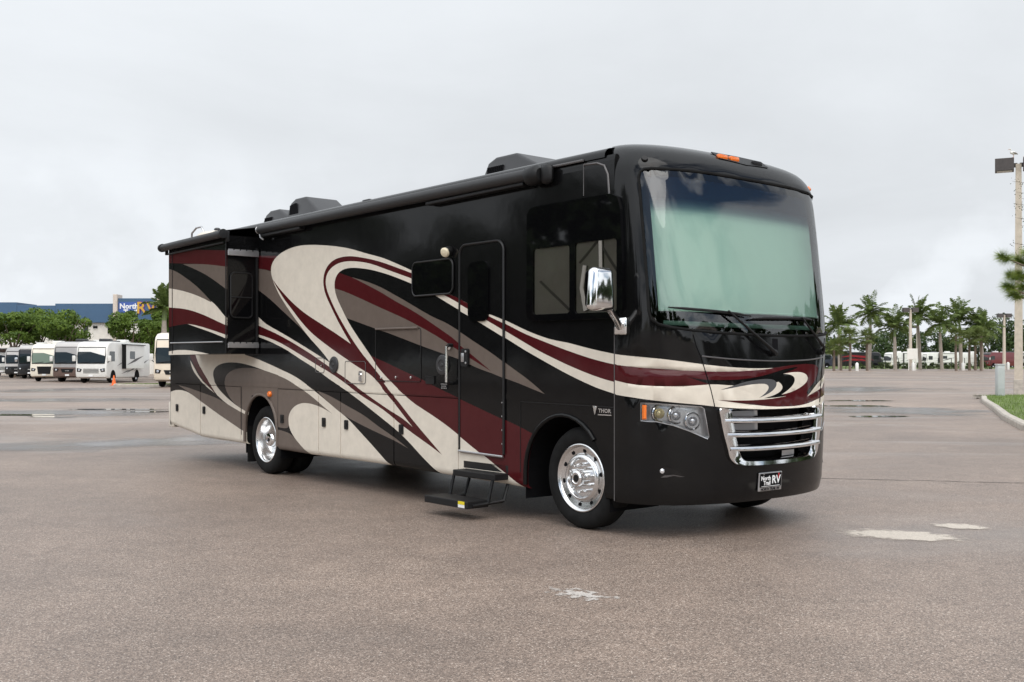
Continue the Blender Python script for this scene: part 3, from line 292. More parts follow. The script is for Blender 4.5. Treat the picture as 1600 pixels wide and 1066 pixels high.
CAP=[["C",[[-0.9999,1.5818],[-0.9999,1.5691],[-0.9738,1.5606],[-0.9209,1.5533],[-0.7293,1.5336],[-0.6601,1.5255],[-0.5826,1.5145],[-0.3859,1.4813],[-0.2971,1.4681],[-0.21,1.458],[-0.1345,1.452],[-0.0717,1.4505],[-0.0108,1.4534],[-0.0109,1.4511],[-0.0471,1.4419],[-0.081,1.4362],[-0.1265,1.4309],[-0.1833,1.4266],[-0.2414,1.4243],[-0.3001,1.4234],[-0.3596,1.4236],[-0.4196,1.4253],[-0.4908,1.4287],[-0.5636,1.4338],[-0.8101,1.4528],[-0.8696,1.4584],[-0.9394,1.4666],[-0.9954,1.476],[-0.9999,1.4851]]],["R",[[-0.9999,1.4851],[-0.9886,1.4743],[-0.9287,1.4652],[-0.8465,1.4561],[-0.7874,1.4509],[-0.5971,1.4362],[-0.5339,1.4316],[-0.3816,1.4248],[-0.3322,1.4234],[-0.2635,1.4238],[-0.1957,1.4259],[-0.1387,1.4298],[-0.0839,1.4358],[-0.0499,1.4413],[-0.0267,1.4466],[0.0238,1.4675],[0.0569,1.4761],[0.0977,1.4829],[0.1467,1.4878],[0.1899,1.4893],[0.2223,1.4877],[0.2576,1.4831],[0.2978,1.4759],[0.3264,1.447],[0.3149,1.4012],[0.3024,1.3719],[0.2942,1.3579],[0.2844,1.3444],[0.2619,1.319],[0.2497,1.3072],[0.2039,1.2634],[0.1957,1.2528],[0.1894,1.2426],[0.1858,1.233],[0.1848,1.2248],[0.1867,1.2185],[0.1914,1.2145],[0.1988,1.2132],[0.2085,1.2146],[0.2201,1.2184],[0.248,1.2314],[0.2991,1.2579],[0.5456,1.335],[0.5461,1.3461],[0.5462,1.2844],[0.5189,1.256],[0.5456,1.2413],[0.5462,1.2282],[0.5462,1.2161],[0.5535,1.2047],[0.4849,1.1974],[0.4328,1.1904],[0.3655,1.1768],[0.3147,1.1643],[0.2536,1.1472],[0.2189,1.1372],[0.1872,1.1289],[0.1582,1.1224],[0.1312,1.1176],[0.1061,1.1143],[0.0828,1.1125],[0.0416,1.1117],[-0.0023,1.1138],[-0.0393,1.1186],[-0.0739,1.1249],[-0.1282,1.1368],[-0.3424,1.1846],[-0.2748,1.1795],[-0.2265,1.177],[-0.1688,1.1764],[-0.1116,1.178],[-0.0656,1.1809],[-0.0311,1.1852],[-0.0026,1.192],[0.0305,1.2027],[0.0097,1.2195],[0.0325,1.227],[0.05,1.2336],[0.0687,1.2422],[0.0988,1.2587],[0.1198,1.2719],[0.1414,1.2869],[0.1624,1.3042],[0.1722,1.3137],[0.181,1.3239],[0.188,1.3346],[0.1932,1.3458],[0.1957,1.357],[0.195,1.3681],[0.1915,1.3785],[0.1853,1.388],[0.1768,1.3962],[0.1666,1.4029],[0.1553,1.4081],[0.1434,1.4118],[0.1192,1.4157],[0.0961,1.416],[0.0747,1.4141],[0.0216,1.4043],[-0.0109,1.397],[-0.0396,1.3891],[-0.0731,1.3776],[-0.1089,1.3633],[-0.1364,1.3505],[-0.1817,1.3271],[-0.2002,1.3193],[-0.2189,1.3134],[-0.2283,1.3114],[-0.2472,1.3093],[-0.2758,1.3096],[-0.3235,1.3139],[-0.3525,1.3148],[-0.3816,1.3133],[-0.4601,1.3044],[-0.4999,1.302],[-0.6542,1.2999],[-0.7301,1.3012],[-0.809,1.3052],[-0.8669,1.3109],[-0.9133,1.3179],[-0.9999,1.3367],[-0.9999,1.3442]]],["K",[[-0.5197,1.3842],[-0.4801,1.3723],[-0.4507,1.3645],[-0.4213,1.3587],[-0.3918,1.3553],[-0.3425,1.3531],[-0.2837,1.3523],[-0.2348,1.3534],[-0.1959,1.3566],[-0.1668,1.3606],[-0.1381,1.3659],[-0.1005,1.3746],[-0.0733,1.3825],[-0.0395,1.396],[0.0024,1.4258],[0.0275,1.4414],[0.0616,1.454],[0.0802,1.4588],[0.0968,1.4615],[0.1029,1.4616],[0.1067,1.4607],[0.1078,1.4588],[0.1062,1.4559],[0.0957,1.4479],[0.0703,1.433],[0.0207,1.4023],[0.0741,1.3975],[0.083,1.375],[0.086,1.3633],[0.0873,1.3512],[0.0866,1.3389],[0.0841,1.3266],[0.08,1.3144],[0.0746,1.3027],[0.0681,1.2914],[0.0536,1.2706],[0.0459,1.2611],[0.0306,1.2436],[0.0097,1.2195],[-0.0083,1.2016],[-0.07,1.1911],[-0.2367,1.2968],[-0.3059,1.3093],[-0.3656,1.3167],[-0.3851,1.3209],[-0.3948,1.324],[-0.4138,1.332],[-0.4706,1.3615],[-0.5197,1.3842]]],["C",[[-0.9999,1.3442],[-0.9225,1.3195],[-0.8637,1.3105],[-0.8049,1.3049],[-0.7361,1.3015],[-0.6915,1.3002],[-0.6479,1.2999],[-0.5426,1.3026],[-0.4814,1.3059],[-0.3912,1.315],[-0.3615,1.3165],[-0.3321,1.3155],[-0.2258,1.3041],[-0.3169,1.2682],[-0.1668,1.3051],[-0.1372,1.3112],[-0.1178,1.3144],[-0.0891,1.3171],[-0.0707,1.3171],[-0.0528,1.3154],[-0.0278,1.3108],[0.002,1.3312],[0.0092,1.315],[0.0125,1.3062],[0.0147,1.2968],[0.0156,1.2869],[0.015,1.2767],[0.013,1.2666],[0.0098,1.257],[0.0058,1.2479],[0.0017,1.2397],[-0.0015,1.2324],[-0.0126,1.2201],[-0.0352,1.206],[-0.07,1.1911],[-0.0121,1.1941],[0.0305,1.2042],[0.0305,1.2027],[-0.0026,1.192],[-0.0311,1.1852],[-0.0656,1.1809],[-0.1116,1.178],[-0.1688,1.1764],[-0.2265,1.177],[-0.2748,1.1795],[-0.3424,1.1846],[-0.1549,1.1429],[-0.0998,1.1304],[-0.0465,1.1197],[-0.0219,1.116],[-0.0014,1.1137],[0.0435,1.1117],[0.0853,1.1126],[0.1213,1.1162],[0.1616,1.1231],[0.1912,1.1299],[0.2406,1.1434],[0.2987,1.1601],[0.445,1.1881],[0.5281,1.1929],[0.5188,1.1943],[0.5188,1.1924],[0.5188,1.1875],[0.5461,1.1785],[0.5465,1.1683],[0.5458,1.1436],[0.6693,1.1042],[0.2668,1.107],[0.194,1.0999],[0.1222,1.0951],[0.0541,1.093],[-0.0009,1.0937],[-0.0546,1.097],[-0.1461,1.1042],[-0.2305,1.112],[-0.2775,1.1177],[-0.3245,1.1245],[-0.4376,1.1452],[-0.625,1.1684],[-0.7413,1.1823],[-0.8194,1.1931],[-0.9566,1.2129],[-0.9945,1.221],[-0.9999,1.2338]]],["H",[[-0.3168,1.2697],[-0.194,1.3231],[-0.1658,1.3339],[-0.1376,1.3427],[-0.0913,1.3534],[-0.0733,1.3563],[-0.0559,1.3581],[-0.0395,1.3582],[-0.032,1.3573],[-0.025,1.3555],[-0.0187,1.3527],[-0.0133,1.3486],[-0.009,1.3432],[-0.0059,1.3364],[-0.004,1.3283],[-0.0032,1.319],[-0.0035,1.309],[-0.0047,1.2986],[-0.007,1.288],[-0.0104,1.2777],[-0.0147,1.2678],[-0.0199,1.2585],[-0.0258,1.2499],[-0.0393,1.2346],[-0.0626,1.2157],[-0.0968,1.1946],[-0.0731,1.2193],[-0.0589,1.2371],[-0.0527,1.2466],[-0.0475,1.2565],[-0.0434,1.2665],[-0.0406,1.2764],[-0.0395,1.2858],[-0.0401,1.2944],[-0.0423,1.3018],[-0.0464,1.3078],[-0.0518,1.3124],[-0.0585,1.3156],[-0.0661,1.3177],[-0.0832,1.3192],[-0.1016,1.3182],[-0.1205,1.3155],[-0.159,1.3069],[-0.2572,1.2819],[-0.3168,1.2697]]],["C",[[0.0207,1.4023],[0.0548,1.4114],[0.0856,1.4157],[0.1085,1.4162],[0.1206,1.4154],[0.133,1.4136],[0.1453,1.4107],[0.1572,1.4064],[0.1684,1.4006],[0.1782,1.3933],[0.1861,1.3844],[0.1914,1.3743],[0.1939,1.3633],[0.1934,1.3519],[0.1897,1.3404],[0.1837,1.3291],[0.1756,1.3184],[0.1663,1.3083],[0.1452,1.29],[0.1231,1.2742],[0.0907,1.2542],[0.0605,1.2382],[0.0331,1.2265],[0.0097,1.218],[0.0302,1.2422],[0.0452,1.2598],[0.0602,1.2792],[0.0672,1.2897],[0.0738,1.3009],[0.0794,1.3125],[0.0838,1.3244],[0.0866,1.3365],[0.0875,1.3482],[0.0863,1.3593],[0.0829,1.3693],[0.0777,1.378],[0.0709,1.3851],[0.063,1.3907],[0.0545,1.3948],[0.0457,1.3977],[0.0207,1.4023]]],["C",[[0.1856,1.1927],[0.3069,1.3013],[0.3459,1.3252],[0.436,1.3587],[0.5458,1.4013],[0.5461,1.3461],[0.406,1.2637],[0.1856,1.1927]]]]
FEAT={"headlight":[[-0.8233,1.1584],[-0.7608,1.1569],[-0.6104,1.1438],[-0.4367,1.1279],[-0.4223,1.1127],[-0.4086,0.9951],[-0.3946,0.8772],[-0.4029,0.8587],[-0.5085,0.9265],[-0.611,0.9756],[-0.7188,1.0042],[-0.7562,1.0032],[-0.8219,1.0078]],"grille":[[-0.3506,1.1188],[-0.29,1.1105],[-0.0953,1.1009],[0.0421,1.0989],[0.1736,1.1062],[0.3327,1.1063],[0.3289,1.0136],[0.289,0.8761],[0.2546,0.7545],[0.2351,0.6907],[0.1865,0.6495],[0.1047,0.6209],[-0.0102,0.615],[-0.121,0.6188],[-0.2376,0.6285],[-0.2796,0.6557],[-0.3053,0.6983],[-0.3146,0.7802],[-0.325,0.9158],[-0.3402,1.0512]],"grille_in":[[-0.2832,1.1069],[-0.0953,1.0968],[0.0422,1.0932],[0.1851,1.0982],[0.1762,0.9521],[0.1525,0.8457],[0.1366,0.7608],[0.1229,0.6976],[0.0965,0.6687],[-0.0109,0.661],[-0.1213,0.6618],[-0.2099,0.6638],[-0.2379,0.6867],[-0.2545,0.7357],[-0.2653,0.8316],[-0.2735,0.9406],[-0.2796,1.0357]],"bars":[[[-0.3195,1.0168],[-0.1888,1.0043],[-0.0517,0.9965],[0.0678,1.0044],[0.2967,1.0085]],[[-0.3066,0.8961],[-0.1902,0.8813],[-0.0526,0.8753],[0.069,0.883],[0.2829,0.8856]],[[-0.2961,0.7758],[-0.1916,0.7637],[-0.0535,0.757],[0.0702,0.7616],[0.2543,0.7678]]],"barsT":[[[-0.2818,1.0425],[0.1747,1.0357]],[[-0.2737,0.9203],[0.1926,0.9216]],[[-0.268,0.8012],[0.1715,0.8002]]],"amber":[[-0.8093,1.1415],[-0.782,1.1422],[-0.7811,1.0211],[-0.8083,1.0202]],"lamps":[[-0.6989,1.0702],[-0.585,1.0552],[-0.4782,1.0057]],"fog":[[-0.6935,0.5923],[-0.6616,0.6361],[-0.5938,0.6209],[-0.5347,0.5401],[-0.6842,0.5335],[-0.6809,0.5766],[-0.6689,0.5877]],"plate":[[-0.0991,0.5493],[0.017,0.5491],[0.0111,0.385],[-0.1032,0.385]],"hoodline":[[-0.4145,1.5536],[-0.3096,1.5396],[-0.2031,1.527],[-0.1019,1.5186],[-0.016,1.5146],[0.049,1.516],[0.1755,1.5262],[0.3558,1.5418]],"panel":[[-0.4518,1.7325],[-0.4374,1.6419],[-0.4375,1.6272],[-0.4151,1.5463],[-0.3937,1.3986],[-0.3747,1.2726],[-0.3581,1.1315]],"wip":[[-0.6223,1.9547],[-0.3808,1.9323],[-0.2656,1.9259],[-0.0926,1.8972],[-0.0065,1.5838],[-0.228,1.9331],[-0.0814,1.873],[0.0032,1.894],[0.1679,1.8962],[0.3495,1.6018],[0.1001,1.9064]],"wiptri":[[-0.1573,1.7177],[-0.0054,1.5613],[0.0047,1.5957],[0.0049,1.7092],[0.1596,1.7103],[0.3384,1.5837],[0.389,1.6144]],"markers":[[0.0542,3.5137],[-0.0165,3.3157],[0.3807,3.503],[-0.7122,3.2155],[0.7214,3.1907]],"pod":[[-0.108,3.3722],[-0.1041,3.2952],[-0.0259,3.2749],[0.5441,3.5136],[0.1042,3.3009]],"shade":[[-0.7096,2.7948],[-0.703,1.9548],[-0.6133,1.9441],[-0.1538,1.9319],[0.1601,1.9282]],"seal":[[-0.7952,3.0641],[-0.7928,2.8349],[-0.7832,2.5312],[-0.7753,2.1755],[-0.7731,1.8966],[-0.6235,1.7968],[-0.2469,1.7498],[-0.0465,1.7389],[0.0962,1.7429],[-0.7153,3.1339],[-0.4616,3.1344],[-0.229,3.1452],[-0.0171,3.1413]],"mirror_base":[[-0.9826,1.8051]]}
# ------------------------------------------------------------------ the big motorhome
HB = 1.2825; RK = math.tan(R(.40))
Dv = Vector((-3.924, .002906*1625)).normalized(); Wv = Vector((Dv.y, -Dv.x)); Ov = Vector((.571, 1625/175))
def L(u, w, z): return Vector((-u, w-HB, z+RK*u))        # u back from the front axle, w in from the near wall, z up the body
def G(u, w, z): return Vector((-u, w-HB, z))             # the same, z above the ground
p0 = Ov+Wv*HB
RV = empty('motorhome', (p0.x, p0.y, 0), math.atan2(-Dv.y, -Dv.x))
tag(RV, 'large black motorhome with cream, maroon and taupe swooshes parked in the foreground', 'motorhome')
INW = Vector((0, 1, 0))
SKIRT = [(9.36, .463), (9.17, .442), (8.61, .386), (8.22, .336), (7.65, .330), (6.69, .328), (5.72, .317), (4.818, .313), (4.097, .320), (3.0, .326), (2.03, .315), (1.0, .306), (.69, .298), (-.36, .303), (-.48, .303)]
SKU = [-p[0] for p in SKIRT]; SKZ = [p[1] for p in SKIRT]
def zb(u): return float(np.interp(-u, SKU, SKZ))
def wallmap(u, z, w0=0.):
    d = .07-(z-zb(u)); w = w0
    if d > 0: d = min(d, .07); w += (.07-math.sqrt(max(.07**2-d*d, 0)))*.75
    if z > 3.2: q = (z-3.2); w += q*q*2.2
    return L(u, w, z)
def arch(c, rx, ry, zc, n=18): return [(c+rx*math.cos(math.pi*k/n), zc+ry*math.sin(math.pi*k/n)) for k in range(n+1)]
ARR = arch(6.205, .485, .50, .53); ARF = arch(.165, .525, .565, .45)
sk = lambda a, b: [p for p in SKIRT if b <= p[0] <= a]
outline = [(-.48, 3.29), (9.36, 3.29)]+sk(9.4, 6.7)+[(6.69, zb(6.69))]+ARR+[(5.72, zb(5.72))]+sk(5.71, .70)+[(.69, zb(.69))]+ARF+[(-.36, .303), (-.48, .303)]
DOORS = [(9.165, 8.195), (8.185, 6.815), (5.70, 4.625), (4.615, 4.095), (4.085, 2.94), (2.93, 1.745)]
def door_poly(a, b, top=1.118, g=0.): return [(b+g, top-g), (a-g, top-g)]+[(u, zb(u)+g*.5) for u in np.linspace(a-g, b+g, 9)]
ENTRY = rounded(1.010, 1.710, .60, 2.675, .10)
ENTRY = [(u, z if z > 1 else (.565 if z < .65 else z)) for u, z in ENTRY if z > 1]+[(1.010, .565), (1.710, .565)]
liplines = [[(u, zb(u)+k) for u in np.linspace(9.36, -.48, 60)] for k in (.068, .05, .034, .02, .009)]
holes = [[(b, 1.12), (a, 1.12), (a, .1), (b, .1)] for a, b in DOORS]+[ENTRY]
toplines = [[(-.48, k), (9.36, k)] for k in (3.2, 3.24, 3.27)]
A, t, c = cut_sheet(outline, holes, SIDE, extra_lines=liplines+toplines)
sheet_obj('side_wall', A, t, c, lambda u, z: wallmap(u, z), RV, .03, INW)
def panel(name, outl, w, parent=RV, thick=.025, paints=SIDE, lip=False, key='K'):
    A, t, c = cut_sheet(outl, [], paints, extra_lines=liplines if lip else (), key=key)
    return sheet_obj(name, A, t, c, (lambda u, z: wallmap(u, z, w)) if lip else (lambda u, z: L(u, w, z)), parent, thick, INW)
LATCH = [(9.065, .74), (8.045, .742), (5.571, .728), (4.479, .738), (3.949, .735), (2.781, .744)]
for (a, b), (lu, lz) in zip(DOORS, LATCH):
    d = panel('compartment_door', door_poly(a, b, g=.005), -.006, lip=True)
    m = MB().prism(rounded(lu-.038, lu+.038, lz-.055, lz+.055, .014, 3), -.008, -.022, lambda p, q, e: L(p, e, q))
    m.prism(rounded(lu-.016, lu+.016, lz-.025, lz+.025, .012, 3), -.022, -.027, lambda p, q, e: L(p, e, q))
    m.build('latch', M['dark'], d)
# dark backing behind the door gaps, body floor, far side, tail and roof
b = MB().box((-9.25, -HB+.30, .52), (-6.76, HB-.30, .58)).box((-5.64, -HB+.12, .42), (-.76, HB-.12, .48)).box((-6.76, -HB+.68, .42), (-5.64, HB-.68, .48)).box((-.76, -HB+.68, .42), (.62, HB-.68, .48))
b.box((-5.68, -HB+.055, .46), (-.73, -HB+.075, 1.13)); b.box((-9.3, -HB+.055, .50), (-6.74, -HB+.075, 1.13)); b.build('floor_pan', M['void'], RV)
for nm, c0, rx, ry, zc in (('wheel_well', 6.205, .52, .53, .53), ('wheel_well', .165, .56, .59, .45)):
    pts = [(c0+rx*math.cos(math.pi*k/14), zc+ry*math.sin(math.pi*k/14)) for k in range(15)]; pts = [(c0+rx, .2)]+pts+[(c0-rx, .2)]
    m = MB(); n = len(pts)
    for y0, y1 in ((.03, .66), (2*HB-.66, 2*HB-.03)):
        m.add([L(p, y0, q) for p, q in pts]+[L(p, y1, q) for p, q in pts], [(i, i+1, n+i+1, n+i) for i in range(n-1)])
        m.add([L(p, y1 if y0 < 1 else y0, q) for p, q in pts], [tuple(range(n))])
    m.build(nm, M['void'], RV)
m = MB(); m.add([L(-.48, 2*HB, 3.29), L(9.36, 2*HB, 3.29), L(9.36, 2*HB, .46), L(8.2, 2*HB, .33), L(-.48, 2*HB, .303)], [(0, 1, 2, 3, 4)])
for k, (a0, b0) in enumerate(((.6, 2.9), (4.2, 5.2))): m.prism(rounded(a0, b0, 1.9, 2.6, .08, 3), 2*HB, 2*HB+.01, lambda p, q, e: L(p, e, q), 1)
m.build('side_wall', [M['K'], M['black_glass']], RV)
tail = [(0, .05), (.03, .02), (.1, 0), (2*HB-.1, 0), (2*HB-.03, .02), (2*HB, .05)]
m = MB(); zs = [.46, .8, 1.2, 2.0, 2.8, 3.2, 3.29]
m.add([L(9.36+.06-e, w, z) for z in zs for w, e in tail], [(i*6+j, i*6+j+1, i*6+7+j, i*6+6+j) for i in range(6) for j in range(5)]); m.build('rear_wall', M['K'], RV, smooth=30)
m = MB().box(tuple(L(9.5, .02, .42)), tuple(L(9.30, 2*HB-.02, .82)), 0, .02); m.build('rear_bumper', M['C'], RV, smooth=30)
prof = [(.0, 3.275), (.006, 3.315), (.028, 3.345), (.06, 3.362), (.14, 3.378), (.7, 3.41), (HB, 3.42)]; prof += [(2*HB-w, z) for w, z in prof[-2::-1]]
us = [-.36, -.10, 0, 2, 4, 6, 8, 9.2, 9.38, 9.42]; m = MB(); n = len(prof)
m.add([L(u, w, z-(0 if u < 9.3 else (.02 if u < 9.4 else .09))) for u in us for w, z in prof], [(i*n+j, i*n+j+1, i*n+n+j+1, i*n+n+j) for i in range(len(us)-1) for j in range(n-1)]); m.build('roof', M['KC'], RV, smooth=50)
for q in ((-.1, 3, 6.2), (8.4, 9.36)): MB().tube([L(u, -.006, 3.283) for u in q], .012, 6).build('gutter_rail', M['rail'], RV, smooth=60)
# ---- belt rail (carries the paint), arch trims
for a, b0 in ((9.30, 1.735), (.985, -.475)):
    panel('belt_rail', [(b0, 1.186), (a, 1.186), (a, 1.132), (b0, 1.132)], -.005, thick=.007)
for AR, mt in ((ARR, 'G'), (ARF, 'K')):
    pts = [(AR[0][0], .36)]+AR+[(AR[-1][0], .36)] if mt == 'G' else [(AR[0][0], .34)]+AR[:15]
    m = MB().tube([L(u, -.004, z) for u, z in pts], .022, 8); m.build('wheel_arch_trim', M[mt], RV, smooth=60)
for p in ([(6.80, .45), (6.80, 1.122)], [(5.705, .45), (5.705, 1.122)], [(.765, .45), (.765, 1.118), (-.47, 1.11)]): MB().tube([L(u, -.001, z) for u, z in p], .0045, 5).build('panel_seam', M['trim'], RV)
for p in ([(-.481, -.001, .31), (-.481, -.001, 1.8)], [(-.10, -.001, 2.97), (-.10, 0, 3.25)]): MB().tube([L(*q) for q in p], .0045, 5).build('cap_seam', M['rail'], RV, smooth=60)
m = MB().tube([L(-.42, -.001, 2.95), L(-.405, -.002, 3.12), L(-.36, 0, 3.2), L(-.27, .005, 3.235), L(-.1, .008, 3.245)], .012, 6)
m.build('cap_trim', M['rail'], RV, smooth=60)
# ---- entry door
door = panel('entry_door', [(HBu, z) for HBu, z in [(1.36+(u-1.36)*.985, 1.62+(z-1.62)*.995) for u, z in ENTRY]], -.012)
fr = [(1.715, .60)]+[(1.36+(u-1.36)*1.01, z) for u, z in ENTRY[:-2]]+[(1.005, .60)]
m = MB().tube([L(u, -.012, z) for u, z in fr], .014, 6); m.build('door_frame', M['trim'], door, smooth=60)
m = MB().prism(rounded(1.228, 1.556, 1.895, 2.49, .085, 6), -.013, -.03, lambda p, q, e: L(p, e, q)); m.build('door_window', M['black_glass'], door)
m = MB().tube([L(1.72, -.02, .585), L(1.005, -.02, .577)], .012, 6); m.build('sill_strip', M['alu2'], door, smooth=60)
m = MB().prism(rounded(1.545, 1.66, 1.445, 1.625, .02, 3), -.013, -.04, lambda p, q, e: L(p, e, q)); lk = m.build('door_lock', M['dark'], door)
m = MB()
for z in (1.48, 1.595): m.lathe([(.0, .0), (.012, 0), (.012, .008), (0, .01)], L(1.57, -.04, z), (0, -1, 0), 10)
m.box(tuple(L(1.645, -.05, 1.49)), tuple(L(1.60, -.038, 1.58)), 0, .004); m.build('paddle', M['alu2'], lk, smooth=40)
for z in np.linspace(.7, 1.1, 4): MB().lathe([(0, .0), (.008, 0), (.008, .004), (0, .005)], L(1.028, -.013, z), (0, -1, 0), 8).build('screw', M['alu2'], door)
# ---- windows on the near side
m = MB().prism(rounded(1.825, 2.56, 2.195, 2.555, .075, 6), -.002, -.022, lambda p, q, e: L(p, e, q)); wn_ = m.build('window', M['black_glass'], RV)
m = MB().tube([L(u, -.016, z) for u, z in rounded(1.825, 2.56, 2.195, 2.555, .075, 6)], .011, 6, closed=True); m.build('window_frame', M['trim'], wn_, smooth=60)
CW = [(.648, 1.95), (.64, 2.87), (.60, 2.925), (.54, 2.94), (-.46, 2.945), (-.54, 2.91), (-.578, 2.80), (-.60, 2.35), (-.602, 1.96), (-.56, 1.895), (-.48, 1.875), (.56, 1.875), (.63, 1.90)]
P1 = rounded(.055, .555, 1.935, 2.545, .03, 3); P2 = rounded(-.535, -.012, 1.93, 2.555, .03, 3)
A, t, c = cut_sheet(CW, [P1, P2], [])
M['BG'] = M['black_glass']; PSGN = -1
cw = sheet_obj('cab_window', A, t, np.array(['BG']*len(t)), lambda u, z: L(u, -.03, z), RV, .032, INW, mats=['BG'])
for Pp in (P1, P2):
    g = MB().add([L(u, -.024, z) for u, z in Pp], [tuple(range(len(Pp)))[::PSGN]]).build('pane', M['pane'], cw, fix=False)
    x0, x1 = min(p[0] for p in Pp), max(p[0] for p in Pp)
m = MB().add([L(.60, -.006, 1.90), L(-.56, -.006, 1.90), L(-.56, -.006, 2.58), L(.60, -.006, 2.58)], [(0, 1, 2, 3)])
m.build('blind', M['blind'], cw)
for a0, z0, a1, z1 in ((.47, 2.24, .08, 1.97), (-.30, 2.55, -.52, 2.28), (-.06, 2.38, -.28, 2.55)): MB().tube([L(a0, -.009, z0), L(a1, -.009, z1)], .014, 4).build('blind_cord', M['blindstrip'], cw)
for p in ([(-.33, 2.55), (-.335, 2.3), (-.36, 2.1)], [(-.15, 1.95), (-.1, 2.15), (-.14, 2.35)]): MB().tube([L(a0, -.009, z0) for a0, z0 in p], .03, 5).build('blind_fold', M['blindstrip'], cw)
# ---- small fittings on the near side
for u, z, r0 in ((4.247, 1.444, .10), (2.015, 1.456, .108)):
    m = MB().lathe([(r0, 0), (r0, .012), (r0*.92, .02), (r0*.55, .026), (r0*.5, .020), (r0*.2, .020), (r0*.16, .028), (0, .03)], L(u, -.001, z), (0, -1, 0), 28); m.build('round_vent', M['plast'], RV, smooth=30)
def hatch(us_, zs_, nm, mt, w=-.003):
    o = panel(nm, rounded(us_[0], us_[1], zs_[0], zs_[1], .03, 4), w, thick=.003)
    MB().tube([L(u, w-.001, z) for u, z in rounded(us_[0], us_[1], zs_[0], zs_[1], .03, 4)], .004, 5, closed=True).build('hatch_edge', M[mt], o, smooth=60); return o
h1 = hatch((3.535, 3.99), (1.228, 1.487), 'water_hatch', 'rail')
MB().prism(rounded(3.585, 3.655, 1.255, 1.375, .008, 2), -.007, -.024, lambda p, q, e: L(p, e, q)).lathe([(.022, 0), (.022, .012), (0, .014)], L(3.62, -.024, 1.33), (0, -1, 0), 12).build('hatch_latch', M['chrome'], h1, smooth=40)
h2 = hatch((4.488, 4.70), (1.345, 1.525), 'cable_hatch', 'rail')
MB().lathe([(.016, 0), (.016, .01), (0, .012)], L(4.545, -.007, 1.437), (0, -1, 0), 12).build('hatch_knob', M['chrome'], h2, smooth=40)
h3 = hatch((2.418, 3.318), (1.272, 1.85), 'kitchen_hatch', 'trim')
for u, z in ((2.888, 1.314), (2.593, 1.317), (3.189, 1.307)): MB().lathe([(.014, 0), (.014, .01), (0, .014)], L(u, -.007, z), (0, -1, 0), 12).build('hatch_knob', M['chrome'], h3, smooth=40)
MB().tube([L(2.46, -.014, 1.855), L(3.3, -.014, 1.855)], .012, 6).build('hatch_hinge', M['G'], h3, smooth=60)
o = MB().prism(rounded(2.165, 2.32, 1.255, 1.335, .01, 2), -.001, -.012, lambda p, q, e: L(p, e, q)).tube([L(2.165, -.013, 1.334), L(2.32, -.013, 1.331)], .007, 5).build('speaker_box', M['dark'], RV)
m = MB().lathe([(.045, 0), (.05, .02), (.04, .05), (.0, .06)], L(1.886, -.001, 2.637), (0, -1, 0), 16); pl = m.build('porch_lamp', M['dark'], RV, smooth=40)
MB().lathe([(.05, 0), (.052, .012), (.04, .03), (0, .038)], L(1.90, -.055, 2.62), (.35, -1, -.45), 18).build('lens', M['lampw'], pl, smooth=40)
m = MB().lathe([(.04, 0), (.04, .02), (.03, .035), (0, .04)], L(5.925, -.001, 1.041), (0, -1, 0), 18); m.build('side_marker', M['amber'], RV, smooth=40)
hd = empty('grab_handle', (0, 0, 0)); hd.parent = RV
for q in ([(-.002, 1.66), (-.05, 1.665), (-.075, 1.64)], [(-.002, 1.27), (-.05, 1.27), (-.075, 1.30)]): MB().tube([L(1.853, a_, b_) for a_, b_ in q], .018, 8).build('bracket', M['dark'], hd, smooth=60)
MB().tube([L(1.853, -.075, 1.65), L(1.853, -.075, 1.28)], .016, 10).lathe([(.03, 0), (.03, .01), (0, .012)], L(1.90, -.002, 1.645), (0, -1, 0), 14).build('grip', M['chrome'], hd, smooth=60)
MB().tube([L(1.76, -.01, 1.31), L(1.74, -.02, 1.325), L(1.725, -.01, 1.30)], .006, 5).build('door_catch', M['dark'], RV)
sk_ = MB().prism(rounded(1.928, 2.068, 1.206, 1.275, .004, 2), -.001, -.0025, lambda p, q, e: L(p, e, q)).build('notice_sticker', M['void'], RV)
for k, (a_, b_, z_) in enumerate(((1.94, 2.055, 1.258), (1.955, 2.045, 1.236), (1.945, 2.05, 1.216))):
    for q in range(6-k): MB().box(tuple(L(b_-(b_-a_)*q/(6-k)-.002, -.0035, z_-.006)), tuple(L(b_-(b_-a_)*(q+.72)/(6-k), -.0026, z_+.006))).build('print', M['alu2'], sk_)
text_mesh('THOR', .048, lambda x, y, z: L(-.367-x*1.15, -.004-z, 1.075+y), 'badge', M['alu'], RV, .003, bold=.0015)
bd = MB().box(tuple(L(-.285, -.006, 1.036)), tuple(L(-.45, -.001, 1.046))).lathe([(.014, 0), (.014, .006), (0, .008)], L(-.245, -.001, 1.10), (0, -1, 0), 10).prism([(-.218, 1.115), (-.272, 1.115), (-.262, 1.085), (-.25, 1.05), (-.245, 1.038), (-.238, 1.05), (-.228, 1.085)], -.001, -.005, lambda p, q, e: L(p, e, q)).build('badge_emblem', M['alu'], RV)
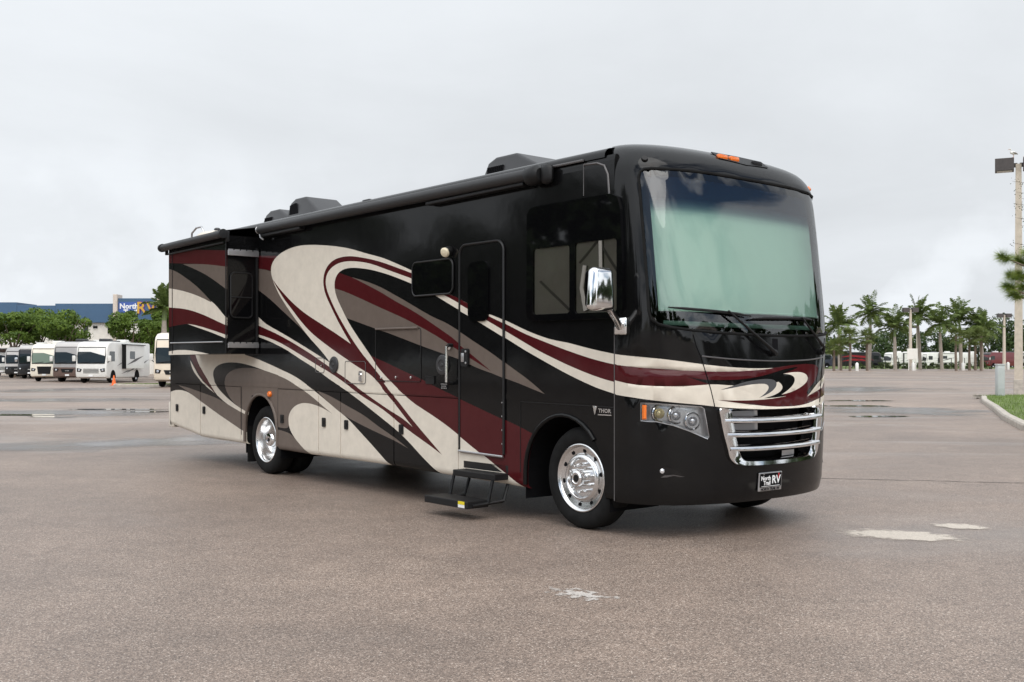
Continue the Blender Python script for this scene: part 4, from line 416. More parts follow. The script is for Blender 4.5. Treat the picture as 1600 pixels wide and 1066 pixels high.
# ---- awning, slide-out
aw = MB().tube([L(u, -.085, 3.232) for u in (.50, 3.2, 6.06)], .058, 14).build('patio_awning', M['fabric'], RV, smooth=60)
for a_, b_ in ((6.0, 4.95), (2.2, .62)): MB().box(tuple(L(a_, -.10, 3.13)), tuple(L(b_, -.01, 3.175)), 0, .01).build('awning_arm', M['dark'], aw)
m = MB().lathe([(0, -.10), (.05, -.10), (.088, -.06), (.092, .06), (.06, .10), (0, .10)], L(.48, -.08, 3.215), (1, 0, 0), 20); m.box(tuple(L(.40, -.10, 3.12)), tuple(L(.26, -.005, 3.31)), 0, .05); m.build('awning_motor', M['dark'], aw, smooth=50)
MB().lathe([(0, -.02), (.05, -.02), (.055, .0), (.03, .02), (0, .02)], L(6.08, -.085, 3.232), (1, 0, 0), 16).tube([L(6.07, -.08, 3.2), L(6.03, -.09, 3.13), L(6.0, -.06, 3.10)], .014, 6).build('end_cap', M['alu2'], aw, smooth=50)
SW = -.47
A, t, c = cut_sheet([(6.275, 3.15), (8.24, 3.11), (8.24, 1.56), (6.275, 1.575)], [], SLIDE)
so_ = sheet_obj('slide_out', A, t, c, lambda u, z: L(u, SW, z), RV, .02, INW)
m = MB(); m.add([L(6.275, SW+.002, 1.575), L(6.275, 0, 1.575), L(6.275, 0, 3.16), L(6.275, SW+.002, 3.15)], [(0, 1, 2, 3)]); m.add([L(8.24, SW+.002, 1.56), L(8.24, 0, 1.56), L(8.24, 0, 3.11), L(8.24, SW+.002, 3.11)], [(0, 1, 2, 3)])
m.add([L(6.275, SW, 1.577), L(8.24, SW, 1.562), L(8.24, 0, 1.562), L(6.275, 0, 1.577)], [(0, 1, 2, 3)]); m.add([L(6.275, SW, 3.149), L(8.24, SW, 3.109), L(8.24, 0, 3.13), L(6.275, 0, 3.17)], [(0, 1, 2, 3)]); m.build('box_wall', M['K'], so_)
sw = MB().prism(rounded(-.41, -.10, 2.06, 2.66, .06, 5), 6.27, 6.258, lambda p, q, e: L(e, p, q)).build('window', M['black_glass'], so_)
MB().tube([L(6.256, w, z) for w, z in rounded(-.41, -.10, 2.06, 2.66, .06, 5)], .010, 6, closed=True).tube([L(6.256, -.41, 2.33), L(6.256, -.10, 2.33)], .012, 6).build('window_frame', M['trim'], sw, smooth=60)
for z0, z1 in ((2.885, 2.955), (1.655, 1.715)):
    m = MB().box(tuple(L(6.272, -.455, z0)), tuple(L(6.235, -.01, z1)), 0, .004)
    for k in range(5): m.box(tuple(L(6.25, -.45+k*.09, z1+.001)), tuple(L(6.235, -.38+k*.09, z1+.016)))
    m.build('seal_track', M['alu2'], so_)
for a_, w_, z_, r0 in ((6.272, SW, 3.15, .009), (8.10, SW-.003, 3.11, .006), (6.262, -.03, 3.0, .02)): MB().tube([L(a_, w_, 1.58), L(a_, w_, z_)], r0, 6).build('corner_trim', M['trim'], so_, smooth=60)
MB().tube([L(6.36, SW-.006, 1.735), L(8.16, SW-.006, 1.735)], .010, 6).build('bottom_rail', M['alu2'], so_, smooth=60)
tp = MB().tube([L(6.22, SW-.07, 3.16), L(8.30, SW-.07, 3.135)], .052, 14).build('slide_awning', M['fabric'], so_, smooth=60)
m = MB()
for u, z in ((6.22, 3.16), (8.32, 3.135)): m.lathe([(0, -.03), (.058, -.03), (.062, .03), (0, .035)], L(u, SW-.07, z), (1, 0, 0), 16).box(tuple(L(u+.02, SW-.02, z-.10)), tuple(L(u-.02, SW+.02, z+.04)), 0, .005)
m.box(tuple(L(8.22, SW-.03, 3.03)), tuple(L(6.3, SW-.001, 3.065)), 0, .004); m.build('awning_bracket', M['dark'], so_, smooth=40)
m = MB().add([L(6.24, SW-.05, 3.21), L(8.3, SW-.05, 3.185), L(8.3, .05, 3.30), L(6.24, .05, 3.30)], [(0, 1, 2, 3)]); m.build('topper_fabric', M['fabric'], so_)
# ---- roof gear
def shroud(u0, u1, w0, w1, z0, z1, nm='air_conditioner'):
    pts = [(u0, z0), (u0-.01, z0+.2), (u0-.06, z1-.05), (u0-.2, z1), (u0+.5*(u1-u0), z1), (u1+.12, z0+.17), (u1, z0)]
    bm = bmesh.new(); n = len(pts)
    lo = [bm.verts.new(L(u, w0+(.06 if 0 < i < n-1 else 0), z)) for i, (u, z) in enumerate(pts)]; hi = [bm.verts.new(L(u, w1-(.06 if 0 < i < n-1 else 0), z)) for i, (u, z) in enumerate(pts)]
    bm.faces.new(lo); bm.faces.new(hi[::-1])
    for i in range(n): bm.faces.new((lo[i], hi[i], hi[(i+1) % n], lo[(i+1) % n]))
    bmesh.ops.recalc_face_normals(bm, faces=bm.faces[:]); bmesh.ops.bevel(bm, geom=bm.edges[:], offset=.03, segments=3, profile=.6, affect='EDGES')
    me = bpy.data.meshes.new(nm); bm.to_mesh(me); bm.free(); me.materials.append(M['plast']); me.polygons.foreach_set('use_smooth', [True]*len(me.polygons)); me.set_sharp_from_angle(angle=R(50))
    o = bpy.data.objects.new(nm, me); COL.objects.link(o); o.parent = RV; return o
ac = shroud(2.35, 1.25, .75, 1.50, 3.37, 3.745)
for k in range(9): MB().box(tuple(L(2.27-.032*k, .785, 3.44)), tuple(L(2.254-.032*k, .83, 3.64))).build('louvre', M['void'], ac)
ac2 = shroud(6.72, 5.72, .62, 1.25, 3.37, 3.78); MB().prism([(6.66, 3.47), (6.63, 3.69), (6.46, 3.71), (6.34, 3.47)], .655, .70, lambda p, q, e: L(p, e, q)).build('intake', M['void'], ac2)
ac3 = shroud(7.55, 6.6, .65, 1.30, 3.37, 3.70)
for k in range(7): MB().box(tuple(L(7.48-.034*k, .685, 3.42)), tuple(L(7.464-.034*k, .73, 3.60))).build('louvre', M['void'], ac3)
MB().tube([L(9.62, .45, 3.0), L(9.62, .45, 3.40), L(9.6, .45, 3.55), L(9.42, .45, 3.62), L(9.22, .45, 3.62), L(9.15, .45, 3.55), L(9.13, .45, 3.36)], .016, 8).build('ladder_rail', M['alu2'], RV, smooth=60)
MB().lathe([(.34, 0), (.33, .06), (.25, .11), (.1, .14), (0, .14)], L(8.8, .55, 3.38), (0, 0, 1), 24).build('vent_dome', M['C'], RV, smooth='all')
MB().lathe([(.05, 0), (.05, .02), (.03, .035), (0, .04)], L(8.55, .42, 3.50), (0, 0, 1), 12).build('antenna', M['plast'], RV, smooth='all')
MB().box(tuple(L(3.7, .05, 3.34)), tuple(L(3.55, .12, 3.375)), 0, .01).build('roof_bracket', M['plast'], RV)
# ---- entry steps
st = MB().box(tuple(G(1.62, -.17, .365)), tuple(G(.95, .25, .425)), 0, .008).build('entry_step', M['dark'], RV)
MB().box(tuple(G(1.70, -.46, .115)), tuple(G(1.0, -.20, .185)), 0, .008).build('lower_tread', M['dark'], st)
for u in (1.62, 1.0):
    MB().tube([G(u, -.21, .15), G(u, -.15, .38)], .018, 6).build('step_strut', M['dark'], st, smooth=60); MB().tube([G(u, -.40, .14), G(u, -.02, .16), G(u, .06, .38)], .018, 6).build('step_arm', M['dark'], st, smooth=60)
MB().box(tuple(G(1.66, .0, .43)), tuple(G(.95, .012, .50))).build('step_back', M['trim'], st)
MB().box(tuple(G(1.14, -.4625, .152)), tuple(G(1.04, -.4605, .182))).build('warning_sticker', M['yellow'], st); MB().box(tuple(G(1.14, -.4625, .122)), tuple(G(1.04, -.4605, .150))).build('sticker_base', M['white'], st)
MB().box(tuple(G(6.74, .06, .12)), tuple(G(6.72, .55, .62))).build('mud_flap', M['rubber'], RV)
# ---- wheels
def tyre(mb, u, w, zc, r=.460, wd=.225):
    pr = [(.298, wd*.10), (.31, .006), (.345, -.008), (.39, -.010), (.425, .0), (.446, .018), (r, .045), (r, wd-.045), (.446, wd-.018), (.425, wd), (.36, wd+.008), (.30, wd-.01)]
    mb.lathe(pr, G(u, w, zc), (0, 1, 0), 48)
    for dz in (.07, .112, .155): mb.lathe([(r+.0005, dz-.006), (r-.006, dz-.003), (r-.006, dz+.003), (r+.0005, dz+.006)], G(u, w, zc), (0, 1, 0), 48)
def wheel_front(u, w, zc, s):
    root = MB(); tyre(root, u, w if s > 0 else w-.225, zc); o = root.build('wheel', M['rubber'], RV, smooth=35)
    ax = (0, s, 0); c = G(u, w, zc)
    MB().lathe([(.29, .03), (.306, .012), (.306, .0), (.298, -.004), (.285, .004), (.275, .018), (.222, .03), (.212, .012), (.2, .0), (.185, -.004), (.178, .002), (.165, .03), (.075, .034)], c, ax, 56).build('rim', M['alu'], o, smooth=35)
    MB().lathe([(.08, .034), (.078, -.03), (.07, -.052), (.05, -.06), (.045, -.055), (.0, -.055)], c, ax, 32).build('hub', M['chrome'], o, smooth=35)
    m = MB(); m2 = MB(); m3 = MB()
    for k in range(10):
        a = 2*math.pi*(k+.3)/10; q = c+Vector((math.cos(a)*.122, 0, math.sin(a)*.122))
        MB().lathe([(.016, .034), (.016, .0), (.013, -.018), (.008, -.028), (0, -.03)], q, ax, 10).build('lug_nut', M['chrome'], o, smooth=40)
    for k in range(10):
        a = 2*math.pi*(k+.3)/10; q = c+Vector((math.cos(a)*.248, 0, math.sin(a)*.248)); MB().lathe([(.0, .0215), (.020, .0215), (.022, .023), (.022, .04)], q, ax, 12).build('hand_hole', M['void'], o)
    for k in range(5):
        a = 2*math.pi*k/5; m3.lathe([(0, -.0555), (.006, -.0555), (.006, -.058), (0, -.058)], c+Vector((math.cos(a)*.022, 0, math.sin(a)*.022)), ax, 6)
    m3.lathe([(0, -.0552), (.034, -.0552), (.034, -.0562), (0, -.0562)], c, ax, 20); m3.build('hub_cap', M['dark'], o)
def wheel_rear(u, w, zc, s):
    root = MB(); tyre(root, u, w if s > 0 else w-.225, zc); tyre(root, u, (w+.30) if s > 0 else (w-.525), zc); o = root.build('wheel', M['rubber'], RV, smooth=35)
    ax = (0, s, 0); c = G(u, w, zc)
    MB().lathe([(.29, .03), (.306, .012), (.306, .0), (.298, -.004), (.286, .004), (.272, .03), (.262, .10), (.25, .155), (.235, .175), (.13, .185), (.115, .185)], c, ax, 56).build('rim', M['alu'], o, smooth=35)
    MB().lathe([(.12, .185), (.112, .10), (.10, .05), (.085, .035), (.05, .03), (.045, .036), (0, .036)], c, ax, 32).build('hub', M['chrome'], o, smooth=35)
    MB().lathe([(0, .034), (.026, .034), (.026, .03), (0, .029)], c, ax, 16).build('hub_cap', M['dark'], o)
wheel_front(0, .055, .46, 1); wheel_front(0, 2*HB-.055, .46, -1)
wheel_rear(6.14, .045, .46, 1); wheel_rear(6.14, 2*HB-.045, .46, -1)
MB().box(tuple(G(.06, .3, .38)), tuple(G(-.06, 2*HB-.3, .48))).box(tuple(G(6.24, .3, .36)), tuple(G(6.04, 2*HB-.3, .52))).build('axle', M['void'], RV)
# ---- front cap: plan outline is a superellipse whose depth changes with height
CR = np.array([(.30,.30,-.48,.70,.015,2.3,2.4),(.36,.36,-.48,.735,.0,2.3,2.4),(.5,.5,-.48,.75,0,2.3,2.4),(.75,.75,-.48,.76,0,2.35,2.45),(1.1,1.1,-.48,.76,0,2.4,2.5),
(1.35,1.35,-.48,.745,0,2.5,2.6),(1.6,1.6,-.48,.72,0,2.7,2.85),(1.8,1.8,-.48,.70,0,2.9,3.1),(2.4,2.4,-.48,.61,0,3,3.2),(3.0,3.0,-.48,.50,.0,3,3.3),(3.14,3.14,-.48,.465,.005,3,3.3),
(3.22,3.22,-.45,.47,.02,3,3.2),(3.30,3.305,-.40,.47,.06,2.9,3.0),(3.38,3.37,-.33,.44,.12,2.7,2.8),(3.46,3.415,-.25,.38,.22,2.5,2.5),(3.54,3.44,-.17,.26,.36,2.3,2.3),(3.62,3.45,-.1,.1,.6,2,2),(3.66,3.452,-.06,.02,.8,2,2)])
def smooth_rows(C_, n=6):
    out = []                                   # monotone cubic through the rows, so that highlights run on without a crease
    x = C_[:, 0]; h_ = np.diff(x); dl = np.diff(C_, axis=0)/h_[:, None]; mm = np.zeros_like(C_); mm[0], mm[-1] = dl[0], dl[-1]
    for i in range(1, len(x)-1):
        a, b = dl[i-1], dl[i]; w1, w2 = 2*h_[i]+h_[i-1], h_[i]+2*h_[i-1]
        with np.errstate(divide='ignore', invalid='ignore'): q = (w1+w2)/(w1/a+w2/b)
        mm[i] = np.where(a*b > 0, q, 0)
    for i in range(len(x)-1):
        for k in range(n):
            s = k/n; out.append((2*s**3-3*s**2+1)*C_[i]+(s**3-2*s**2+s)*h_[i]*mm[i]+(-2*s**3+3*s**2)*C_[i+1]+(s**3-s**2)*h_[i]*mm[i+1])
    out.append(C_[-1]); return np.array(out)
CR = smooth_rows(CR)
def cap(t, v, off=0.):
    def at_(t, v):
        _, z, u0, a, ins, p, q = [float(np.interp(v, CR[:, 0], CR[:, k])) for k in range(7)]
        ph = (t+1)/2*math.pi; c, s = math.cos(ph), max(math.sin(ph), 0); b = HB-ins
        return L(u0-a*s**(2/q), HB-b*math.copysign(abs(c)**(2/p), c), z)
    P = at_(t, v)
    if off:
        t1, t2 = max(t-.01, -1), min(t+.01, 1); du = at_(t2, v)-at_(t1, v); dv = at_(t, min(v+.01, 3.66))-at_(t, max(v-.01, .3))
        P = P+du.cross(dv).normalized()*off*CAPSIGN
    return P
CAPSIGN = 1.
CAPSIGN = 1. if (cap(0, 1., .1)-cap(0, 1.)).x > 0 else -1.
def mirr(p): return [(-t, v) for t, v in p][::-1]
HL = [tuple(p) for p in FEAT['headlight']]
gh = [(0, 1.098), (.10, 1.100), (.19, 1.104), (.28, 1.110), (.338, 1.113), (.334, 1.03), (.318, .90), (.297, .775), (.285, .70), (.262, .655), (.225, .628), (.12, .618), (0, .615)]
gi = [(0, 1.092), (.10, 1.094), (.19, 1.098), (.262, 1.103), (.258, 1.03), (.247, .92), (.235, .82), (.222, .735), (.208, .69), (.18, .668), (.10, .660), (0, .658)]
GRO = [(-t, v) for t, v in gh[::-1]]+gh[1:-1]; GRI = [(-t, v) for t, v in gi[::-1]]+gi[1:-1]
def crc(P_, n=4):
    o_ = []; k_ = len(P_)
    for i in range(k_):
        a, b, c, d = [np.array(P_[(i+j) % k_]) for j in (-1, 0, 1, 2)]
        for j in range(n):
            x = j/n; o_.append(tuple(.5*((2*b)+(c-a)*x+(2*a-5*b+4*c-d)*x*x+(3*b-a-3*c+d)*x**3)))
    return o_
GRO_, GRI_ = GRO, GRI
GRO, GRI = crc(GRO), crc(GRI)
WL = [(-.795, 3.06), (-.793, 2.83), (-.785, 2.53), (-.777, 2.18), (-.775, 1.93), (-.76, 1.86), (-.70, 1.815), (-.60, 1.79), (-.45, 1.768), (-.247, 1.750), (-.1, 1.742), (0, 1.740)]
WT = [(0, 3.145), (-.2, 3.143), (-.45, 3.138), (-.66, 3.134), (-.735, 3.128), (-.775, 3.105)]
half = WT[1:]+WL[:-1]
WS = [(0, 3.145)]+half+[(0, 1.740)]+[(-t, v) for t, v in half[::-1]]
gp = [(a, b) for a in np.linspace(-.985, .985, 56) for b in list(np.linspace(.32, 3.1, 30))+list(np.linspace(3.16, 3.64, 13))]
co = [(-1, v) for v in np.linspace(.3, 3.66, 60)]+[(t, 3.66) for t in np.linspace(-.95, .95, 30)]+[(1, v) for v in np.linspace(3.66, .3, 60)]+[(t, .3) for t in np.linspace(.97, -.97, 60)]
A, t, c = cut_sheet(co, [WS, HL, mirr(HL), GRI], [(k, [tuple(q) for q in p]) for k, p in CAP], extra_pts=gp, key='KC')
fc = sheet_obj('front_cap', A, t, c, lambda a, b: cap(a, b), RV, smooth=True)
# windscreen, shade behind it, dashboard
A, t, c = cut_sheet(WS, [], [], extra_pts=[(a, b) for a in np.linspace(-.78, .78, 40) for b in np.linspace(1.76, 3.13, 16)])
M['WG'] = M['wind']; ws = sheet_obj('windscreen', A, t, np.array(['WG']*len(t)), lambda a, b: cap(a, b, -.004), RV, smooth=True, mats=['WG'])
MB().tube([cap(a, b, .002) for a, b in WS], .013, 6, closed=True).build('windscreen_seal', M['rubber'], ws, smooth=60)
m = MB(); na = 40; zz = list(np.linspace(1.945, 3.10, 12))
m.add([cap(a, b, -.07-(.002 if k % 2 else 0)) for k, b in enumerate(zz) for a in np.linspace(-.70, .70, na)], [(i*na+j, i*na+j+1, i*na+na+j+1, i*na+na+j) for i in range(11) for j in range(na-1)])
sh = m.build('sun_shade', M['shade'], RV, smooth='all')
MB().tube([cap(a, 1.945, -.07) for a in np.linspace(-.70, .70, 30)], .012, 6).build('shade_bar', M['shade'], sh, smooth=60)
m = MB(); m.add([cap(a, 1.70, -.06) for a in np.linspace(-.9, .9, 30)]+[L(-.1, w, 1.80) for w in np.linspace(.06, 2*HB-.06, 30)], [(j, j+1, 30+j+1, 30+j) for j in range(29)]); db = m.build('dashboard', M['dash'], RV)
MB().tube([cap(a, 1.84, -.13) for a in np.linspace(-.66, .66, 30)], .022, 6).build('dash_pad', M['dash2'], db, smooth=60)
m = MB().add([L(.35, .03, 1.12), L(.35, 2*HB-.03, 1.12), L(.35, 2*HB-.03, 3.28), L(.35, .03, 3.28)], [(0, 1, 2, 3)])
m.add([L(.35, .012, 3.26), L(.35, 2*HB-.012, 3.26), L(-.62, 2*HB-.1, 3.2), L(-.62, .1, 3.2)], [(0, 1, 2, 3)]); m.add([L(.35, .015, 1.12), L(-.47, .015, 1.12), L(-.47, .015, 3.2), L(.35, .015, 3.2)], [(0, 1, 2, 3)]); m.add([L(.35, 2*HB-.015, 1.12), L(-.47, 2*HB-.015, 1.12), L(-.47, 2*HB-.015, 3.2), L(.35, 2*HB-.015, 3.2)], [(0, 1, 2, 3)])
m.build('cab_lining', M['void'], RV)
# grille
m = MB(); n = len(GRO); ri = []
def ring(off): return [cap(a, b, off) for a, b in GRO], [cap(a, b, off) for a, b in GRI]
GI2 = [GRI[int(round(i*len(GRI)/n)) % len(GRI)] for i in range(n)]
def nearest(p): return min(GRI, key=lambda q: ((q[0]-p[0])*1.3)**2+(q[1]-p[1])**2)
GI2 = [nearest(p) for p in GRO]
rows = [[cap(a, b, -.002) for a, b in GRO], [cap(a, b, .028) for a, b in GRO], [cap(a*.93+a2*.07, b*.93+b2*.07, .034) for (a, b), (a2, b2) in zip(GRO, GI2)], [cap(a*.2+a2*.8, b*.2+b2*.8, .026) for (a, b), (a2, b2) in zip(GRO, GI2)], [cap(a, b, .012) for a, b in GI2], [cap(a, b, -.10) for a, b in GI2]]
m.add([p for r_ in rows for p in r_], [(i*n+j, i*n+(j+1) % n, (i+1)*n+(j+1) % n, (i+1)*n+j) for i in range(5) for j in range(n)])
gr = m.build('grille', M['chrome'], RV, smooth=40)
BT = [(1.010, 1.000, .317, .259), (.890, .880, .303, .246), (.771, .762, .288, .232)]
for ze, zc, te, ti in BT:
    m = MB(); k = 25; pr = [(.046, -.016), (.050, .0), (.042, .015), (-.02, .040), (-.03, .028), (.02, -.016)]
    vs = []
    for a in np.linspace(-te, te, k):
        z = zc+(ze-zc)*(a/te)**2
        for off, dz in pr: vs.append(cap(a, z+dz, off))
    np_ = len(pr); m.add(vs, [(i*np_+j, i*np_+(j+1) % np_, (i+1)*np_+(j+1) % np_, (i+1)*np_+j) for i in range(k-1) for j in range(np_)]+[tuple(range(np_)), tuple(range((k-1)*np_, k*np_))])
    m.build('grille_bar', M['chrome'], gr, smooth=50)
m = MB(); m.add([cap(a, b, -.14) for a, b in GRI], [tuple(range(len(GRI)))]); m.build('radiator', M['void'], gr)
m = MB()
for z0, z1 in ((1.035, 1.085), (.915, .975)):
    m.add([cap(a, z, -.06) for z in (z0, z1) for a in (-.255, -.08)], [(0, 1, 3, 2)], 0)
    for z in np.linspace(z0+.006, z1-.004, 6): m.tube([cap(-.255, z, -.056), cap(-.10, z, -.056)], .0035, 4, 0)
m.add([cap(a, z, -.07) for z in (.668, .715) for a in (.05, .14)], [(0, 1, 3, 2)]); m.build('oil_cooler', M['alu2'], gr)
# headlights
def headlight(sg):
    pol = HL if sg > 0 else mirr(HL); q = lambda a, b, o: cap(a*sg, b, o)
    A, t, c = cut_sheet([tuple(p) for p in pol], [], [], extra_pts=[(a*sg, b) for a in np.linspace(-.81, -.41, 14) for b in np.linspace(.9, 1.14, 7)])
    M['HR'] = M['reflector']; h = sheet_obj('headlight', A, t, np.array(['HR']*len(t)), lambda a, b: cap(a, b, -.055), RV, smooth=True, mats=['HR'])
    m = MB(); n = len(pol); m.add([cap(a, b, .003) for a, b in pol]+[cap(a, b, -.055) for a, b in pol], [(i, (i+1) % n, n+(i+1) % n, n+i) for i in range(n)]); m.build('housing', M['alu2'], h)
    MB().tube([cap(a, b, .001) for a, b in pol], .005, 5, closed=True).build('lens_edge', M['alu2'], h, smooth=60)
    for k, (a, b) in enumerate(((-.699, 1.070), (-.585, 1.055), (-.478, 1.006))):
        p = q(a, b, -.055); ax = Vector((1, -.35*sg, 0)).normalized()
        MB().lathe([(.078, -.01), (.076, .008), (.068, .014), (.056, -.004), (.046, -.014)], p, ax, 24).build('bezel', M['chrome'], h, smooth=40)
        MB().lathe([(.044, -.012), (.042, .014), (.032, .028), (.014, .034), (0, .035)], p, ax, 20).build('lamp', M['lampw2'] if k == 0 else M['lamp'], h, smooth=40)
    m = MB(); m.add([q(a, b, .006) for a, b in ((-.812, 1.142), (-.782, 1.142), (-.782, 1.022), (-.811, 1.021))], [(0, 1, 2, 3)]); m.add([q(a, b, o) for b in (1.03, 1.06, 1.08, 1.105, 1.135) for a, o in ((-.808, .007), (-.797, .016), (-.785, .007))], [(i*3+j, i*3+j+1, i*3+4+j, i*3+3+j) for i in range(4) for j in range(2)]); m.build('turn_lamp', M['amber'], h)
    M['LC'] = M['clear']; sheet_obj('lens', A, t, np.array(['LC']*len(t)), lambda a, b: cap(a, b, .002), h, smooth=True, mats=['LC'])
M['reflector'] = mat('headlight_reflector', (.55, .56, .57), .3, .6); M['lampw2'] = mat('warm_bulb', (.85, .72, .4), .12, .4); M['clear'] = glassmat('clear_lens', (.92, .93, .94))
headlight(1); headlight(-1)
# fog lamps, seams, plate, wipers, markers, mirror
for sg in (1, -1):
    pts = [(-.690, .60), (-.672, .632), (-.64, .633), (-.60, .610), (-.535, .545), (-.60, .543), (-.684, .537)]
    m = MB(); m.add([cap(a*sg, b, .003) for a, b in pts], [tuple(range(len(pts)))]); fg = m.build('fog_pocket', M['black_glass'], RV)
    m = MB(); m.add([cap(a*sg, b, .006) for a, b in ((-.684, .537), (-.535, .545), (-.60, .562), (-.66, .556))], [(0, 1, 2, 3)]); m.build('fog_shelf', M['rail'], fg)
    MB().lathe([(.020, 0), (.020, .008), (.012, .012), (0, .013)], cap(-.676*sg, .592, .0), (1, -.5*sg, 0), 14).build('fog_lamp', M['lamp'], fg, smooth=40)
    pn = [(-.4518, 1.7325), (-.444, 1.68), (-.4375, 1.635), (-.4151, 1.5463), (-.3937, 1.3986), (-.3747, 1.2726), (-.3581, 1.1315)]
    MB().tube([cap(a*sg, b, .000) for a, b in pn], .0045, 5).build('bonnet_seam', M['void'], RV)
MB().tube([cap(a, 1.515+.0385*(abs(a)/.41)**1.6, .002) for a in np.linspace(-.41, .41, 40)], .007, 6).build('bonnet_edge', M['rail'], RV, smooth=60)
for sg in (-.045,):
    c0 = cap(-.044, .467, .012); n_ = (cap(-.044, .467, .1)-cap(-.044, .467)).normalized(); n_ = Vector((n_.x, n_.y, n_.z)); xx = (cap(.0, .467)-cap(-.09, .467)).normalized(); n_ = (n_-xx*n_.dot(xx)).normalized(); zz_ = n_.cross(xx)
    if zz_.z < 0: zz_ = -zz_
    PT = lambda x, y, z: c0+xx*x+zz_*y+n_*z
    pf = MB().box((-.158, -.082, -.012), (.158, .082, .004), 0, .006, lambda v: PT(*v)).build('licence_plate', M['alu2'], RV)
    MB().prism(rounded(-.146, .146, -.048, .072, .008, 3), .004, .0065, lambda p, q, e: PT(p, q, e)).build('plate_face', M['void'], pf)
    text_mesh('North', .052, lambda x, y, z: PT(-.068+x, .030+y, .0075+z), 'lettering', M['white'], pf, .001, bold=.0012); text_mesh('Trail', .052, lambda x, y, z: PT(-.052+x, -.012+y, .0075+z), 'lettering', M['white'], pf, .001, bold=.0012)
    text_mesh('RV', .098, lambda x, y, z: PT(.072+x, .012+y, .0075+z), 'lettering', M['white'], pf, .001, bold=.002)
    MB().prism([(.098, .068), (.112, .068), (.104, .018)], .0075, .0105, lambda p, q, e: PT(p, q, e)).build('lettering', M['red'], pf); MB().box((-.125, -.041, .0065), (.125, -.037, .0075), 0, 0, lambda v: PT(*v)).build('lettering', M['white'], pf)
    text_mesh('NORTH TRAIL RV', .032, lambda x, y, z: PT(x, -.066+y, .005+z), 'lettering', M['void'], pf, .001, bold=.0008)
    for x in (-.10, .10): MB().lathe([(.006, 0), (.006, .003), (0, .004)], PT(x, .066, .005), n_, 8).build('bolt', M['chrome'], pf)
def wiper(blade, piv, head, nm='wiper'):
    w_ = MB().tube([cap(a, b, .035) for a, b in blade], [.006]+[.013]*(len(blade)-2)+[.006], 6).build(nm, M['dark'], RV, smooth=60)
    MB().tube([cap(*piv, .03), cap(piv[0]*.85+head[0]*.15, piv[1]*.85+head[1]*.15, .06), cap(*head, .055)], [.02, .014, .009], 8).build('wiper_arm', M['dark'], w_, smooth=60)
    MB().lathe([(.028, -.01), (.028, .04), (.015, .05), (0, .052)], cap(*piv, 0), (1, 0, .1), 14).build('pivot', M['dark'], w_, smooth=40)
wiper([(-.622, 1.955), (-.5, 1.944), (-.38, 1.934), (-.265, 1.924), (-.17, 1.912), (-.093, 1.897)], (-.0065, 1.584), (-.228, 1.930))
wiper([(-.085, 1.873), (-.03, 1.885), (.06, 1.896), (.14, 1.898), (.20, 1.892)], (.345, 1.600), (.105, 1.902))
for sg in (((-.157, 1.716), (-.0055, 1.561), (.006, 1.59), (.006, 1.712)), ((.160, 1.710), (.338, 1.583), (.39, 1.612), (.37, 1.70))):
    MB().add([cap(a, b, .002) for a, b in sg], [(0, 1, 2, 3)]).build('wiper_recess', M['void'], RV)
m = MB(); pv = [(-.13, 3.375), (-.105, 3.30), (0, 3.282), (.105, 3.30), (.13, 3.375), (0, 3.385)]
m.add([cap(a, b, .004) for a, b in pv]+[cap(a, b, (.014 if b > 3.35 else .006)) for a, b in pv], [(6, 7, 8, 9, 10, 11)]+[(i, (i+1) % 6, 6+(i+1) % 6, 6+i) for i in range(6)]); pod = m.build('marker_pod', M['dark'], RV, smooth=30)
for a in (-.085, -.028, .05): MB().box((-.02, -.062, -.022), (.022, .062, .024), 0, .012, lambda v, q=cap(a, 3.325, .002): q+v).build('marker_lamp', M['amber'] if a < 0 else M['dark'], pod, smooth=40)
for sg in (1, -1):
    m = MB(); cc = [(-.712+.035*math.cos(k*math.pi/8), 3.2155+.024*math.sin(k*math.pi/8)) for k in range(16)]
    m.add([cap(a*sg, b, .003) for a, b in cc]+[cap(-.712*sg+(a+.712)*sg*.8, 3.2155+(b-3.2155)*.8, .02) for a, b in cc], [tuple(range(16, 32))]+[(i, (i+1) % 16, 16+(i+1) % 16, 16+i) for i in range(16)]); m.build('corner_marker', M['dark'] if sg > 0 else M['amber'], RV, smooth=30)
def mirror(sg):
    y = lambda w: w if sg > 0 else 2*HB-w
    bm = bmesh.new(); bmesh.ops.create_cube(bm, size=1)
    for v in bm.verts:
        top = v.co.z > 0; front = v.co.x > 0; k = .82 if top else 1.
        v.co = L(-.655-(.05 if front else -.05), y(-.335+(v.co.y*.30*k*(.9 if front else 1.))*sg), 2.10+v.co.z*.36)
    bmesh.ops.bevel(bm, geom=bm.edges[:], offset=.048, segments=5, profile=.5, affect='EDGES'); bmesh.ops.recalc_face_normals(bm, faces=bm.faces[:])
    me = bpy.data.meshes.new('side_mirror'); bm.to_mesh(me); bm.free(); me.materials.append(M['chrome']); me.polygons.foreach_set('use_smooth', [True]*len(me.polygons)); me.set_sharp_from_angle(angle=R(60))
    o = bpy.data.objects.new('side_mirror', me); COL.objects.link(o); o.parent = RV
    MB().tube([L(-.57, y(-.02), 1.80), L(-.60, y(-.10), 1.86), L(-.64, y(-.22), 1.94), L(-.65, y(-.26), 1.97)], [.036, .03, .028, .03], 12).build('mirror_arm', M['chrome'], o, smooth=60)
    MB().box(tuple(L(-.50, y(-.03), 1.73)), tuple(L(-.64, y(.01), 1.88)), 0, .014).build('mirror_base', M['chrome'], o, smooth=50)
    MB().prism(rounded(-.46, -.21, 1.95, 2.25, .03, 3), -.598, -.60, lambda p, q, e: L(e, y(p), q)).build('mirror_glass', M['black_glass'], o)
mirror(1)
